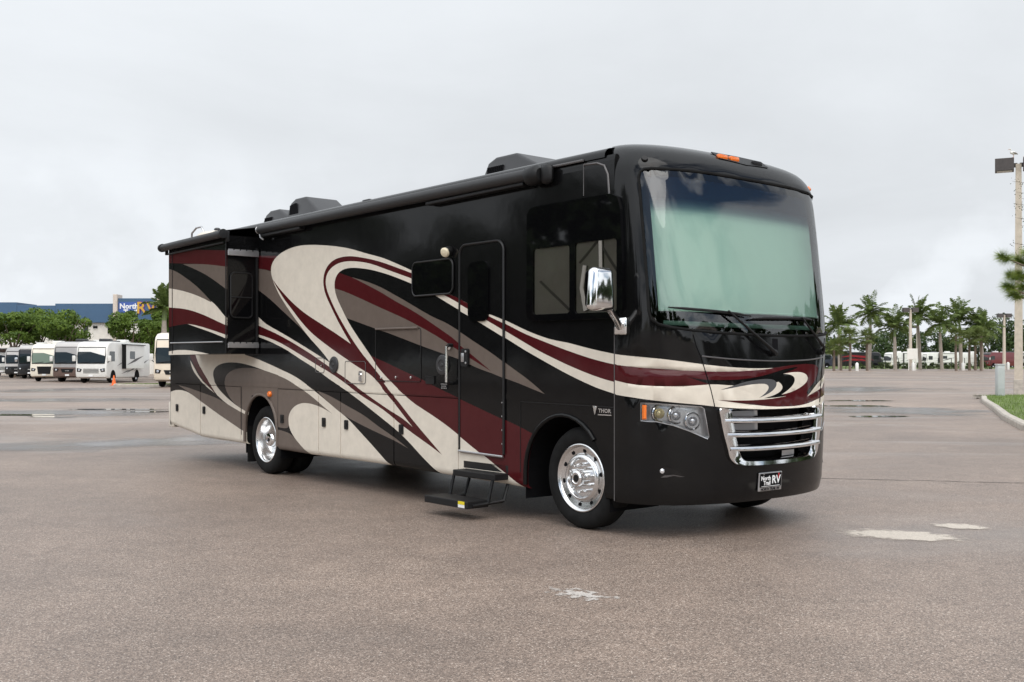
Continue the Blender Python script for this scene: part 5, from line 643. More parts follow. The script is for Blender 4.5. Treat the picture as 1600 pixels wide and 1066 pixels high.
# ------------------------------------------------------------------ ground
def rise(y): q = min(max((y-95)/115., 0), 1); return .62*q*q*(3-2*q)
def asphalt():
    m, t, b = newmat('asphalt')
    tcn = t.nodes.new('ShaderNodeTexCoord'); ob = tcn.outputs['Object']
    vo = t.nodes.new('ShaderNodeTexVoronoi'); vo.inputs['Scale'].default_value = 122; t.links.new(ob, vo.inputs['Vector'])
    sp = t.nodes.new('ShaderNodeSeparateColor'); t.links.new(vo.outputs['Color'], sp.inputs[0])
    stone = ramp(t, sp.outputs[0], [(0, (.045, .033, .026)), (.25, (.165, .124, .098)), (.62, (.285, .219, .176)), (.86, (.395, .312, .255)), (.96, (.52, .435, .365)), (1, (.74, .66, .58))])
    vd = ramp(t, vo.outputs['Distance'], [(.35, (1, 1, 1)), (.75, (.42, .40, .38))])
    n0 = noise(t, 240, 2, .6); base = mixc(t, .8, stone, vd, 'MULTIPLY'); base = mixc(t, .28, base, ramp(t, n0.outputs['Fac'], [(.3, (.14, .106, .085)), (.7, (.40, .308, .25))]))
    nb = noise(t, .09, 5, .6, dist=.6); nm = noise(t, .55, 6, .62); ns = noise(t, 3.2, 5, .6)
    base = mixc(t, 1., base, ramp(t, nb.outputs['Fac'], [(.32, (.72, .72, .73)), (.68, (1.26, 1.23, 1.21))]), 'MULTIPLY')
    base = mixc(t, 1., base, ramp(t, nm.outputs['Fac'], [(.3, (.86, .85, .85)), (.7, (1.13, 1.12, 1.11))]), 'MULTIPLY')
    base = mixc(t, 1., base, ramp(t, ns.outputs['Fac'], [(.25, (.86, .86, .86)), (.75, (1.12, 1.12, 1.12))]), 'MULTIPLY')
    mp = t.nodes.new('ShaderNodeMapping'); mp.inputs['Scale'].default_value = (.06, .13, 1); mp.inputs['Rotation'].default_value = (0, 0, R(12)); t.links.new(ob, mp.inputs[0])
    nw = noise(t, 1., 6, .6, vec=mp.outputs[0], dist=.8)
    wet = ramp(t, nw.outputs['Fac'], [(.52, (0, 0, 0)), (.68, (1, 1, 1))])
    base = mixc(t, mixc(t, 1., wet, (.35, .35, .35), 'MULTIPLY'), base, (.17, .15, .14))
    t.links.new(base, b.inputs['Base Color'])
    t.links.new(mixc(t, wet, (.52, .52, .52), (.24, .24, .24)), b.inputs['Roughness'])
    b.inputs['Specular IOR Level'].default_value = .65
    bp = t.nodes.new('ShaderNodeBump'); bp.inputs['Distance'].default_value = .006; t.links.new(ramp(t, nw.outputs['Fac'], [(.52, (.55,)*3), (.68, (.2,)*3)]), bp.inputs['Strength'])
    t.links.new(vo.outputs['Distance'], bp.inputs['Height']); t.links.new(bp.outputs[0], b.inputs['Normal'])
    return m
M['asphalt'] = asphalt()
xs = [-420, -200, -100, -50, -20, 0, 20, 50, 100, 200, 420]; ys = [-160, -60, -20, 0, 20, 40, 60, 80]+list(range(95, 216, 8))+[226, 236]
m = MB(); nx = len(xs); m.add([(x, y, rise(y)) for y in ys for x in xs], [(j*nx+i, j*nx+i+1, j*nx+nx+i+1, j*nx+nx+i) for j in range(len(ys)-1) for i in range(nx-1)])
g = m.build('parking_lot', M['asphalt'], smooth='all'); g['kind'] = 'structure'
M['grass'] = mat('mown_grass', (.11, .15, .035), .9, var=.35, vscale=1.3, bump=.4, bscale=30)
m = MB().add([(-3500, -900, -.35), (3500, -900, -.35), (3500, 3500, -.35), (-3500, 3500, -.35)], [(0, 1, 2, 3)]); g = m.build('terrain', M['grass']); g['kind'] = 'structure'
m = MB(); ys2 = [212, 220, 232, 260, 420]; zs2 = [.64, .80, .95, 1.0, 1.0]
m.add([(x, y, z) for y, z in zip(ys2, zs2) for x in (-420, 20, 60, 110, 420)], [(j*5+i, j*5+i+1, j*5+6+i, j*5+5+i) for j in range(4) for i in range(4)]); g = m.build('grass_verge', M['grass'], smooth='all'); g['kind'] = 'structure'
# patches, cracks, puddles and faded lines
def ragged(cx, cy, rx, ry, rot=0., n=40, seed=1, amp=.22):
    r_ = random.Random(seed); ph = [r_.uniform(0, 6.3) for _ in range(6)]; o = []
    for k in range(n):
        a = 2*math.pi*k/n; f = 1+amp*sum(math.sin(a*(j+2)+ph[j])/(j+1.5) for j in range(6))+r_.uniform(-.07, .07)
        x, y = rx*f*math.cos(a), ry*f*math.sin(a); o.append((cx+x*math.cos(rot)-y*math.sin(rot), cy+x*math.sin(rot)+y*math.cos(rot)))
    return o
def sheet(name, pts, z, material): o = MB().add([(x, y, z) for x, y in pts], [tuple(range(len(pts)))]).build(name, material); o['kind'] = 'structure'; return o
def worn(name, col, lo=.42, hi=.58, scale=9., rough=.8):
    m, t, b = newmat(name); b.inputs['Roughness'].default_value = rough
    n = noise(t, scale, 6, .7); n3 = noise(t, 60., 3, .6)
    t.links.new(ramp(t, n3.outputs['Fac'], [(.3, tuple(c*.75 for c in col)), (.7, tuple(min(1, c*1.15) for c in col))]), b.inputs['Base Color'])
    t.links.new(ramp(t, n.outputs['Fac'], [(lo, (0, 0, 0)), (hi, (1, 1, 1))]), b.inputs['Alpha']); return m
def blot(name, col, rough, sharp, nscale, thr=.45, amp=1.5, spec=.5, detail=6, amax=1.):
    m, t, b = newmat(name); b.inputs['Roughness'].default_value = rough; b.inputs['Specular IOR Level'].default_value = spec
    c = t.nodes.new('ShaderNodeTexCoord'); g = t.nodes.new('ShaderNodeTexGradient'); g.gradient_type = 'SPHERICAL'; t.links.new(c.outputs['Object'], g.inputs[0])
    ge = t.nodes.new('ShaderNodeNewGeometry'); n = noise(t, nscale, detail, .65, vec=ge.outputs['Position'])
    def ma(op, a, b_, cl=False):
        q = t.nodes.new('ShaderNodeMath'); q.operation = op; q.use_clamp = cl
        for k, v in enumerate((a, b_)):
            if isinstance(v, (int, float)): q.inputs[k].default_value = v
            else: t.links.new(v, q.inputs[k])
        return q.outputs[0]
    al = ma('MULTIPLY', ma('SUBTRACT', ma('ADD', g.outputs['Fac'], ma('MULTIPLY', ma('SUBTRACT', n.outputs['Fac'], .5), amp)), thr), sharp, True)
    t.links.new(ma('MULTIPLY', al, amax), b.inputs['Alpha'])
    n3 = noise(t, 70., 4, .65, vec=ge.outputs['Position']); t.links.new(ramp(t, n3.outputs['Fac'], [(.3, tuple(q*.72 for q in col)), (.7, tuple(min(1, q*1.2) for q in col))]), b.inputs['Base Color']); return m
def blotch(name, x, y, rx, ry, rot, material, z=.004):
    n = 28; o = MB().add([(math.cos(2*math.pi*k/n), math.sin(2*math.pi*k/n), 0) for k in range(n)], [tuple(range(n))]).build(name, material); o.location = (x, y, z); o.scale = (rx, ry, 1); o.rotation_euler.z = rot; o['kind'] = 'structure'; return o
M['patch'] = blot('chalky_patch', (.56, .50, .43), .85, 4., 7., .24, 1.1, amax=.92); M['chalk'] = blot('scuff', (.54, .50, .46), .85, 4., 13., .48, 2.4, amax=.8); M['line'] = worn('faded_line', (.5, .48, .46), .46, .66, 5.)
M['damp'] = blot('damp_asphalt', (.16, .14, .13), .20, 2.2, .45, .42, 1.6, .6, amax=.85); M['water'] = blot('standing_water', (.05, .047, .045), .03, 7., .9, .42, 1.2, .6)
blotch('pavement_patch', 3.36, 8.98, .70, .40, -.42, M['patch']); blotch('pavement_patch', 4.07, 9.46, .32, .24, -.4, M['patch'], .0045)
blotch('pavement_scuff', .44, 6.66, .38, .20, -.75, M['chalk'])
M['crackm'] = mat('crack_dirt', (.06, .052, .047), .95, var=.3, vscale=30)
def ribbon(name, pts, wd, material, z=.004, seed=0, jit=.02):
    r_ = random.Random(seed); P_ = []
    for (a, b) in zip(pts[:-1], pts[1:]):
        n = max(2, int(math.dist(a, b)/.12))
        for k in range(n): P_.append((a[0]+(b[0]-a[0])*k/n+r_.uniform(-jit, jit), a[1]+(b[1]-a[1])*k/n+r_.uniform(-jit, jit)))
    P_.append(pts[-1]); lo = []; hi = []
    for i, p in enumerate(P_):
        a = P_[max(i-1, 0)]; b = P_[min(i+1, len(P_)-1)]; d = Vector((b[0]-a[0], b[1]-a[1])).normalized(); w_ = wd*r_.uniform(.3, 1.)*(1 if 0 < i < len(P_)-1 else .1)
        lo.append((p[0]-d.y*w_, p[1]+d.x*w_, z)); hi.append((p[0]+d.y*w_, p[1]-d.x*w_, z))
    n = len(lo); o = MB().add(lo+hi, [(i, i+1, n+i+1, n+i) for i in range(n-1)]).build(name, material); o['kind'] = 'structure'
ribbon('pavement_crack', [(3.5, 13.6), (6, 13.0), (9.5, 12.2)], .02, M['crackm'], seed=3, jit=.03)
for i, (x, y, rx, ry) in enumerate(((-13.5, 31.8, 8.5, 4.6), (-21, 43, 13, 5), (12.5, 34, 5.5, 8), (13, 20, 5, 4.5), (-7, 20, 6, 3), (20, 62, 16, 9), (-26, 62, 16, 6))): blotch('damp_pavement', x, y, rx, ry, .2*i, M['damp'], .004+.0004*i)
for i, (x, y, rx, ry, rot) in enumerate(((-14.6, 30.4, 2.6, .9, .05), (-12.9, 29.3, 1.5, .6, -.1), (-13.2, 34.2, 2.8, .8, .1), (-11.2, 32.4, 1.7, .7, -.1), (-9.6, 33.6, 1.3, .5, 0), (12.4, 37, 2.4, 1.0, 0), (10.6, 29.5, 1.7, .8, .1), (14.2, 42.5, 2.8, 1.2, 0))): blotch('puddle', x, y, rx, ry, rot, M['water'], .008+.0003*i)
for a, b in (((-15.2, 25.5), (-5.6, 19.6)), ((-23, 46), (-10.5, 38.5)), ((-6.4, 13.2), (-8.6, 14.6)), ((16, 60), (40, 63)), ((9, 72), (44, 74)), ((8, 26), (12.2, 22.6))):
    ribbon('faded_line', [a, b], .06, M['line'], z=.0045, seed=int(a[0]*3), jit=.0)
# ------------------------------------------------------------------ grass islands with kerbs
M['concrete'] = mat('kerb_concrete', (.42, .38, .33), .85, var=.22, vscale=5, bump=.3, bscale=50)
M['blade'] = mat('grass_blade', (.13, .20, .035), .8, var=.4, vscale=4)
def island(name, label, pts, blades, bbox, seed):
    P_ = [Vector((x, y, 0)) for x, y in pts]; n = len(P_); cen = sum(P_, Vector())/n
    inn = []
    for i in range(n):
        d = (P_[(i+1) % n]-P_[i-1]).normalized(); nn = Vector((-d.y, d.x, 0)); nn = nn if nn.dot(cen-P_[i]) > 0 else -nn; inn.append(P_[i]+nn*.20)
    k = MB(); rows = [[p+Vector((0, 0, -.05)) for p in P_], [p+Vector((0, 0, .11)) for p in P_], [p*.85+q*.15+Vector((0, 0, .15)) for p, q in zip(P_, inn)], [q+Vector((0, 0, .15)) for q in inn], [q+Vector((0, 0, .05)) for q in inn]]
    k.add([v for r_ in rows for v in r_], [(i*n+j, i*n+(j+1) % n, (i+1)*n+(j+1) % n, (i+1)*n+j) for i in range(4) for j in range(n)])
    o = k.build(name+'_kerb', M['concrete'], smooth=30); tag(o, label, 'kerb')
    g = MB().add([q+Vector((0, 0, .12)) for q in inn], [tuple(range(n))]).build('grass_bed', M['grass']); g['kind'] = 'structure'
    r_ = random.Random(seed); vs = []; fs = []; poly = [(q.x, q.y) for q in inn]
    px = np.array([r_.uniform(bbox[0], bbox[1]) for _ in range(blades)]); py = np.array([r_.uniform(bbox[2], bbox[3]) for _ in range(blades)]); ok = inpoly(px, py, poly)
    for x, y in zip(px[ok], py[ok]):
        a = r_.uniform(0, 6.28); hgt = r_.uniform(.04, .11); w_ = .008; lx, ly = r_.uniform(-.04, .04), r_.uniform(-.04, .04); i = len(vs)
        vs += [(x-math.cos(a)*w_, y-math.sin(a)*w_, .12), (x+math.cos(a)*w_, y+math.sin(a)*w_, .12), (x+lx, y+ly, .12+hgt)]; fs.append((i, i+1, i+2))
    gb = MB().add(vs, fs).build('grass_blades', M['blade'], fix=False); tag(gb, None, None, kind='stuff'); gb['label'] = 'short mown grass inside a kerbed island'
def rnd_corner(c, r_, a0, a1, n=6): return [(c[0]+r_*math.cos(R(a0+(a1-a0)*k/n)), c[1]+r_*math.sin(R(a0+(a1-a0)*k/n))) for k in range(n+1)]
island('near_island', 'pale concrete kerb round the grass island at the right edge', [(40, 48.5), (22, 46.6)]+rnd_corner((21.3, 44.8), 1.2, 100, 190, 5)+[(18.2, 40.3), (15.6, 33.8), (13.2, 28)]+rnd_corner((12.6, 23.2), 1.15, 168, 262, 6)+[(16, 22.2), (40, 22.6)], 26000, (11, 26, 22, 47), 1)
island('far_island', 'low kerb of the thin grass island beside the parked motorhomes', [(-27.4, 71.5), (-27.8, 72.8), (-27.2, 74), (-14, 74.5), (-14, 70.2), (-20, 68.8)], 6000, (-28, -17, 69, 74.5), 2)
# ------------------------------------------------------------------ plants
def leafmat(name, a, b_, scale=.5, tr=.25):
    m, t, b = newmat(name); b.inputs['Roughness'].default_value = .6; b.inputs['Specular IOR Level'].default_value = .25
    n = noise(t, scale, 3, .6); t.links.new(ramp(t, n.outputs['Fac'], [(.32, a), (.68, b_)]), b.inputs['Base Color'])
    b.inputs['Subsurface Weight'].default_value = 0.
    tl = t.nodes.new('ShaderNodeBsdfTranslucent'); t.links.new(t.nodes['Color Ramp'].outputs[0], tl.inputs[0]); mx = t.nodes.new('ShaderNodeMixShader'); mx.inputs[0].default_value = tr
    o = t.nodes['Material Output']; t.links.new(b.outputs[0], mx.inputs[1]); t.links.new(tl.outputs[0], mx.inputs[2]); t.links.new(mx.outputs[0], o.inputs[0]); return m
M['leaf'] = leafmat('ficus_leaf', (.045, .085, .012), (.14, .21, .03), .7); M['leaf2'] = leafmat('dark_leaf', (.02, .04, .012), (.06, .095, .025), .5); M['palm'] = leafmat('palm_leaf', (.07, .11, .028), (.16, .21, .055), 1.5)
M['sabal'] = leafmat('fan_leaf', (.08, .11, .03), (.17, .21, .06), 1.5); M['needle'] = leafmat('pine_needle', (.09, .15, .02), (.28, .34, .07), 4.); M['bark'] = mat('bark', (.16, .12, .09), .9, var=.35, vscale=6, bump=.5, bscale=20)
M['palmtrunk'] = mat('palm_trunk', (.36, .31, .26), .85, var=.2, vscale=4, bump=.2, bscale=14); M['shaft'] = mat('crownshaft', (.16, .22, .07), .5)
def crown(mb, c, rad, n, size, seed, clumps=26):
    r_ = random.Random(seed); C_ = []
    for _ in range(clumps):
        while True:
            p = Vector((r_.uniform(-1, 1), r_.uniform(-1, 1), r_.uniform(-1, 1)))
            if .25 < p.length < .9: break
        C_.append((p, r_.uniform(.22, .42)))
    vs = []; fs = []
    for _ in range(n):
        p, q = r_.choice(C_); d = Vector((r_.gauss(0, 1), r_.gauss(0, 1), r_.gauss(0, 1)+.25)).normalized()
        w_ = p+d*q*r_.uniform(.72, 1.06); P_ = Vector((c[0]+w_.x*rad[0], c[1]+w_.y*rad[1], c[2]+w_.z*rad[2]))
        nn = (d+Vector((r_.uniform(-.8, .8), r_.uniform(-.8, .8), r_.uniform(-.5, .9)))).normalized(); x = nn.orthogonal().normalized(); x.rotate(Matrix.Rotation(r_.uniform(0, 6.28), 3, nn)); y = nn.cross(x); s = size*r_.uniform(.6, 1.3); i = len(vs)
        vs += [P_-x*s*.5, P_+y*s*.28, P_+x*s*.6, P_-y*s*.28]; fs.append((i, i+1, i+2, i+3))
    mb.add(vs, fs)
def broad_tree(name, loc, rad, zc, seed, label, group=None, leaf='leaf', n=4200, size=.3, trunk=.22):
    o = empty(name, loc); tag(o, label, 'tree', group)
    m = MB(); crown(m, (0, 0, zc), rad, n, size, seed); m.build('crown', M[leaf], o, fix=False)
    r_ = random.Random(seed); tk = MB().tube([(0, 0, -.1), (.05, 0, zc*.4), (0, .05, zc*.8)], [trunk, trunk*.8, trunk*.5], 8)
    for k in range(5):
        a = k*1.26+r_.random(); tk.tube([(0, 0, zc*.45), (math.cos(a)*rad[0]*.3, math.sin(a)*rad[1]*.3, zc*.85), (math.cos(a)*rad[0]*.6, math.sin(a)*rad[1]*.6, zc+rad[2]*.3)], [trunk*.5, trunk*.3, trunk*.1], 6)
    tk.build('trunk', M['bark'], o, smooth=60); return o
def frond(mb, base, az, el, length, droop, seed, nl=26, ll=.55):
    r_ = random.Random(seed); P_ = Vector(base); d = Vector((math.cos(az)*math.cos(el), math.sin(az)*math.cos(el), math.sin(el))); st = length/nl; path = [P_.copy()]
    side_ = Vector((-math.sin(az), math.cos(az), 0))
    for k in range(nl):
        P_ = P_+d*st; d = (d+Vector((0, 0, -droop*st*(.4+1.4*k/nl)))).normalized(); path.append(P_.copy())
        if k < 2: continue
        ln = ll*math.sin(math.pi*(.12+.86*k/nl))**.7*r_.uniform(.85, 1.1)
        for s in (-1, 1):
            q = (side_*s*.85+d*.55+Vector((0, 0, r_.uniform(-.55, .25)))).normalized(); up = q.cross(d).normalized()*.04+d*.085; e = P_+q*ln+Vector((0, 0, -.12*ln)); m_ = P_+q*ln*.5+Vector((0, 0, .02)); i = len(mb.v)
            mb.v += [tuple(P_-up*.6), tuple(P_+up*.6), tuple(m_+up), tuple(e), tuple(m_-up)]; mb.f.append((i, i+1, i+2, i+3, i+4)); mb.m.append(0)
    mb.tube(path, [.035*(1-.8*k/nl) for k in range(nl+1)], 4)
def royal_palm(loc, H, seed, label, s=1.):
    o = empty('royal_palm', loc); tag(o, label, 'palm tree', 'tall palms beyond the lot'); r_ = random.Random(seed)
    MB().tube([(0, 0, -.2), (.02, 0, H*.15), (.05, .02, H*.45), (.04, 0, H*.80)], [.34, .30, .33, .22], 10).build('trunk', M['palmtrunk'], o, smooth=60)
    MB().tube([(.04, 0, H*.79), (.04, 0, H*.90), (.03, 0, H)], [.24, .19, .09], 10).build('crownshaft', M['shaft'], o, smooth=60)
    m = MB()
    for k in range(28):
        el = R(r_.choice([78, 60, 45, 30, 12, -8])+r_.uniform(-8, 8)); frond(m, (.03, 0, H*.97), k*2.4+r_.uniform(-.2, .2), el, r_.uniform(3.2, 4.2)*s, r_.uniform(.20, .36), seed*50+k, 26, 1.0*s)
    m.build('crown', M['palm'], o, fix=False); o.rotation_euler = (r_.uniform(-.045, .045), r_.uniform(-.06, .06), r_.uniform(0, 6)); return o
def sabal_palm(loc, H, seed, label, s=1.):
    o = empty('sabal_palm', loc); tag(o, label, 'palm tree', 'short fan palms beyond the lot'); r_ = random.Random(seed)
    MB().tube([(0, 0, -.2), (r_.uniform(-.1, .1), 0, H*.5), (0, 0, H)], [.24, .19, .2], 9).build('trunk', M['bark'], o, smooth=60); m = MB()
    for k in range(34):
        az = k*2.4+r_.uniform(-.3, .3); el = R(r_.uniform(-50, 80)); st = r_.uniform(.7, 1.2)*s; d = Vector((math.cos(az)*math.cos(el), math.sin(az)*math.cos(el), math.sin(el))); b_ = Vector((0, 0, H)); hub = b_+d*st; m.tube([b_, hub], .02, 4)
        sd = Vector((-math.sin(az), math.cos(az), 0)); up = d.cross(sd)
        for j in range(15):
            a = R(-115+230*j/14); q = (d*math.cos(a)+sd*math.sin(a)+up*r_.uniform(-.15, .15)+Vector((0, 0, -.25))).normalized(); ln = r_.uniform(.6, .9)*s; t_ = q.cross(up).normalized()*.05*s; i = len(m.v)
            m.v += [tuple(hub), tuple(hub+q*ln*.5+t_), tuple(hub+q*ln+Vector((0, 0, -.12))), tuple(hub+q*ln*.5-t_)]; m.f.append((i, i+1, i+2, i+3)); m.m.append(0)
    m.build('crown', M['sabal'], o, fix=False); return o
def at(px, py, Y): return (px-800)/1625*Y, CAMH-(py-570)*Y/1625
# left-hand trees in front of the building
for i, (px, py, Y, rx, rz, lab) in enumerate(((-22, 512, 122, 4.2, 2.4, 'round green tree cut off by the left edge'), (22, 511, 120, 4.0, 2.3, 'broad green tree left of the row of parked motorhomes'), (60, 507, 124, 3.4, 2.6, 'round green tree between the broad tree and the taller one'), (102, 506, 118, 4.3, 2.7, 'tallest round green tree in front of the blue fascia'), (206, 512, 116, 3.0, 2.6, 'round green tree hiding the lower half of the building sign'), (243, 514, 112, 2.4, 3.2, 'loose green tree beside the slide-out'))):
    x, z = at(px, py, Y); broad_tree('ficus_tree', (x, Y, rise(Y)), (rx*.92, rx*.92, rz*.80), z-rise(Y)-.25, 40+i, lab, n=5200, size=.34)
x, z = at(256, 470, 105); o = royal_palm((x, 105, rise(105)), z-rise(105)-.4, 90, 'feathery palm rising just behind the slide-out', .62); o['group'] = ''; del o['group']
# right-hand palms
for i, (px, py, Y, lab) in enumerate(((1312, 503, 186, 'leftmost tall palm, right beside the windscreen'), (1358, 483, 190, 'tallest palm, second from the windscreen'), (1399, 508, 184, 'lower tall palm left of the lamp post with the sign'), (1438, 487, 192, 'tall palm just right of the lamp post with the sign'), (1472, 499, 186, 'tall palm over the white campers'), (1502, 493, 190, 'tall palm with one frond straight up, left of the rightmost one'), (1534, 507, 188, 'rightmost tall palm, beside the dark trees'))):
    x, z = at(px, py, Y); royal_palm((x, Y, rise(Y)), z-rise(Y)-.5, 200+i, lab, 1.08)
for i, (px, py, Y, lab) in enumerate(((1303, 541, 172, 'shortest fan palm beside the windscreen edge'), (1314, 540, 178, 'fan palm behind the shortest one'), (1328, 523, 172, 'big fan palm in front of the black and red motorhome'), (1355, 526, 174, 'fan palm under the tallest palm'), (1494, 523, 172, 'fan palm right of the white campers'), (1515, 528, 176, 'slim fan palm in the middle of the right cluster'), (1524, 526, 180, 'fan palm behind the slim one'), (1533, 524, 174, 'leaning fan palm at the right end of the cluster'))):
    x, z = at(px, py, Y); sabal_palm((x, Y, rise(Y)), z-rise(Y)-.2, 300+i, lab, 1.15)
# far trees
for i, (px, py, Y, rx, rz, lab) in enumerate(((1300, 552, 262, 6, 5, 'dark tree mass peeping out beside the windscreen'), (1372, 548, 266, 7, 4.6, 'wide dark tree behind the black and red motorhome'), (1404, 541, 270, 6, 5.4, 'domed dark tree behind the white campers'), (1428, 552, 280, 5, 4, 'low dark tree behind the lamp post with the sign'), (1458, 545, 268, 6, 5, 'round dark tree between two tall palms'), (1488, 552, 275, 5, 4, 'low dark tree behind the right fan palms'), (1512, 553, 270, 6, 4.4, 'dark tree filling the gap between slim fan palms'), (1552, 535, 262, 6.5, 6.5, 'tall dark tree left of the far lamp post'), (1585, 537, 258, 6, 6, 'dark tree behind the near lamp post'), (1622, 536, 262, 7, 6.5, 'dark tree cut off by the right edge'))):
    x, z = at(px, py, Y); broad_tree('distant_tree', (x, Y, .9), (rx, rx, rz), max(z-.9, 3.2), 60+i, lab, 'dark trees behind the campers', 'leaf2', 2200, .7, .35)
# belts of trees round the rest of the lot: mirrored in the paint, chrome and glass
k = 0
src = broad_tree('boundary_tree', (-72, -30, 0), (7.5, 7.5, 6.2), 7.6, 77, 'dark tree in the belt round the lot, outside the frame', 'boundary trees outside the frame', 'leaf2', 5200, .95, .35)
for (x, y, s) in [(-74+((i*37) % 7), -22+i*7.2, .9+.3*((i*53) % 10)/10) for i in range(13)]+[(66+((i*29) % 8), -34+i*11, .85+.35*((i*31) % 10)/10) for i in range(9)]+[(-52+i*13, -70+((i*17) % 9), .9+.3*((i*23) % 10)/10) for i in range(9)]:
    c = copy_tree(src); c.location = (x, y, 0); c.scale = (s, s, s*1.05); c.rotation_euler.z = k; k += 1.3
# low hedge along the verge
M['hedge'] = leafmat('hedge_leaf', (.035, .06, .018), (.10, .13, .04), .8)
m = MB()
for i in range(15):
    x, _ = at(1345+i*14, 570, 206); crown(m, (x, 206, 1.2), (1.3, .8, .9), 260, .35, 400+i, 6)
o = m.build('hedge', M['hedge'], fix=False); tag(o, 'low green hedge behind the fence on the far verge', 'hedge', kind='stuff')
# pine reaching in from the right edge
pine = empty('pine_tree', (16.3, 31, .12)); tag(pine, 'pine tree at the right edge with needle tufts reaching into the frame', 'tree')
MB().tube([(0, 0, -.1), (.1, 0, 3), (0, .1, 6), (.05, 0, 9.5)], [.20, .16, .11, .03], 10).build('trunk', M['bark'], pine, smooth=60)
r_ = random.Random(5); br = MB(); nd = MB()
def tuft(c, rad, n, ax):
    for _ in range(n):
        d = (Vector((r_.gauss(0, 1), r_.gauss(0, 1), r_.gauss(0, 1))).normalized()+ax*.45).normalized(); x = d.orthogonal().normalized()*.007; e = c+d*rad*r_.uniform(.75, 1.1); i = len(nd.v)
        nd.v += [tuple(c+d*.01-x), tuple(c+d*.01+x), tuple(e)]; nd.f.append((i, i+1, i+2)); nd.m.append(0)
tips = [(1566, 401, .0), (1590, 405, .3), (1574, 447, .2), (1583, 460, .5), (1592, 428, .1), (1598, 448, .4), (1606, 395, 0), (1580, 430, .8)]
for px, py, dy in tips:
    X, Z = at(px, py, 31+dy); e = Vector((X-16.3, dy, Z-.12)); b_ = Vector((0, 0, e.z-.35-r_.random()*.4)); mid = b_.lerp(e, .55)+Vector((0, 0, -.05)); br.tube([b_, mid, e], [.05, .03, .012], 6)
    ax = (e-mid).normalized()
    for q in range(3): tuft(e-ax*.10*q, .34, 190, ax)
for z in np.linspace(5.0, 9.3, 16):
    a = r_.uniform(0, 6.28); ln = (10-z)*.28+.3; d = Vector((math.cos(a), math.sin(a), .35)).normalized(); b_ = Vector((.05, 0, z))
    if d.x < -.3: ln *= .35
    br.tube([b_, b_+d*ln], [.03, .008], 5)
    if z > 2.5:
        for q in range(2): tuft(b_+d*ln*(1-.15*q), .24, 90, d)
br.build('branches', M['bark'], pine, smooth=60); nd.build('needles', M['needle'], pine, fix=False)
# slim leafy twigs climbing in front of the lamp pole
tw = MB(); lf = MB()
for px, py in [(1581, 283), (1588, 300), (1583, 318), (1592, 326), (1586, 340), (1594, 352), (1583, 380), (1590, 390), (1596, 310), (1597, 285)]:
    X, Z = at(px, py, 31.5); e = Vector((X, 31.5, Z)); b_ = Vector((16.35, 31.2, Z-.4)); tw.tube([b_, b_.lerp(e, .6)+Vector((0, 0, .06)), e], [.012, .007, .003], 4)
    for _ in range(26):
        t_ = r_.uniform(.25, 1.05); c = b_.lerp(e, t_)+Vector((r_.uniform(-.1, .1), r_.uniform(-.1, .1), r_.uniform(-.1, .12))); nn = Vector((r_.uniform(-1, 1), r_.uniform(-1, 1), r_.uniform(-1, 1))).normalized(); x = nn.orthogonal().normalized()*.028; y = nn.cross(x).normalized()*.014; i = len(lf.v)
        lf.v += [tuple(c-x), tuple(c+y), tuple(c+x), tuple(c-y)]; lf.f.append((i, i+1, i+2, i+3)); lf.m.append(0)
vn = tw.build('twigs', M['bark']); vn.name = 'sapling'; tag(vn, 'thin leafy twigs in front of the tall lamp pole', 'sapling'); lf.build('leaves', M['leaf2'], vn, fix=False)
# ------------------------------------------------------------------ the dealer's building
M['blue'] = mat('blue_fascia', (.05, .105, .185), .45, var=.06, vscale=.6); M['siding'] = mat('cream_siding', (.74, .71, .65), .7, var=.05, vscale=2); M['stucco'] = mat('stucco', (.58, .50, .43), .85, var=.1, vscale=4)
M['purple'] = mat('purple_sign', (.10, .03, .22), .5); M['gold'] = mat('gold_sign', (.55, .32, .04), .5); M['signblue'] = mat('sign_blue', (.05, .10, .33), .5)
BY = 140.; BZ = rise(BY)
bl = empty('dealer_building', (-60, BY, BZ)); tag(bl, 'long dealership building with blue fascia, cream siding and a roof sign', 'building')
def bx(px): return (px-800)/1625*BY+60
def bz(py, Y=BY): return CAMH-(py-570)*Y/1625-BZ
MB().box((bx(-400), .6, -.2), (bx(184), 24, bz(503))).box((bx(184), .6, -.2), (bx(420), 24, bz(503))).build('wall', M['siding'], bl)
nrib = 0
for k in range(46):
    x = bx(120)+k*.16
    if x > bx(178): break
    MB().box((x, .55, 0), (x+.06, .602, bz(504))).build('siding_rib', M['siding'], bl)
for a, b, tp in ((-400, 26, 472.5), (26, 86, 477.5), (86, 178.5, 474.5), (252, 420, 476)): MB().box((bx(a)+.02, 0, bz(504.2)), (bx(b), 6, bz(tp)), 0, .02).build('fascia', M['blue'], bl)
MB().box((bx(185), -.1, bz(500)), (bx(246), 5, bz(466.3)), 0, .02).build('sign_panel', M['blue'], bl)
for a, b in ((178.5, 184.8), (246, 252)): MB().box((bx(a), -.5, 0), (bx(b), 1.5, bz(460.3)), 0, .03).build('pylon', M['stucco'], bl)
for a, b, c, d in ((166, 176, 509, 521.5), (143, 150, 509, 513.5), (128, 135, 509, 521.5)):
    w_ = MB().box((bx(a), .5, bz(d)), (bx(b), .62, bz(c))).build('window', M['black_glass'], bl); MB().box((bx(a)-.05, .48, bz(d)-.08), (bx(b)+.05, .56, bz(d)-.001)).build('sill', M['siding'], w_)
MB().box((bx(186), -.14, bz(494)), (bx(216), -.102, bz(472))).build('sign_board', M['signblue'], bl)
TS = lambda cx, cz, off=-.16: (lambda x, y, z: Vector((cx+x, off-z, cz+y)))
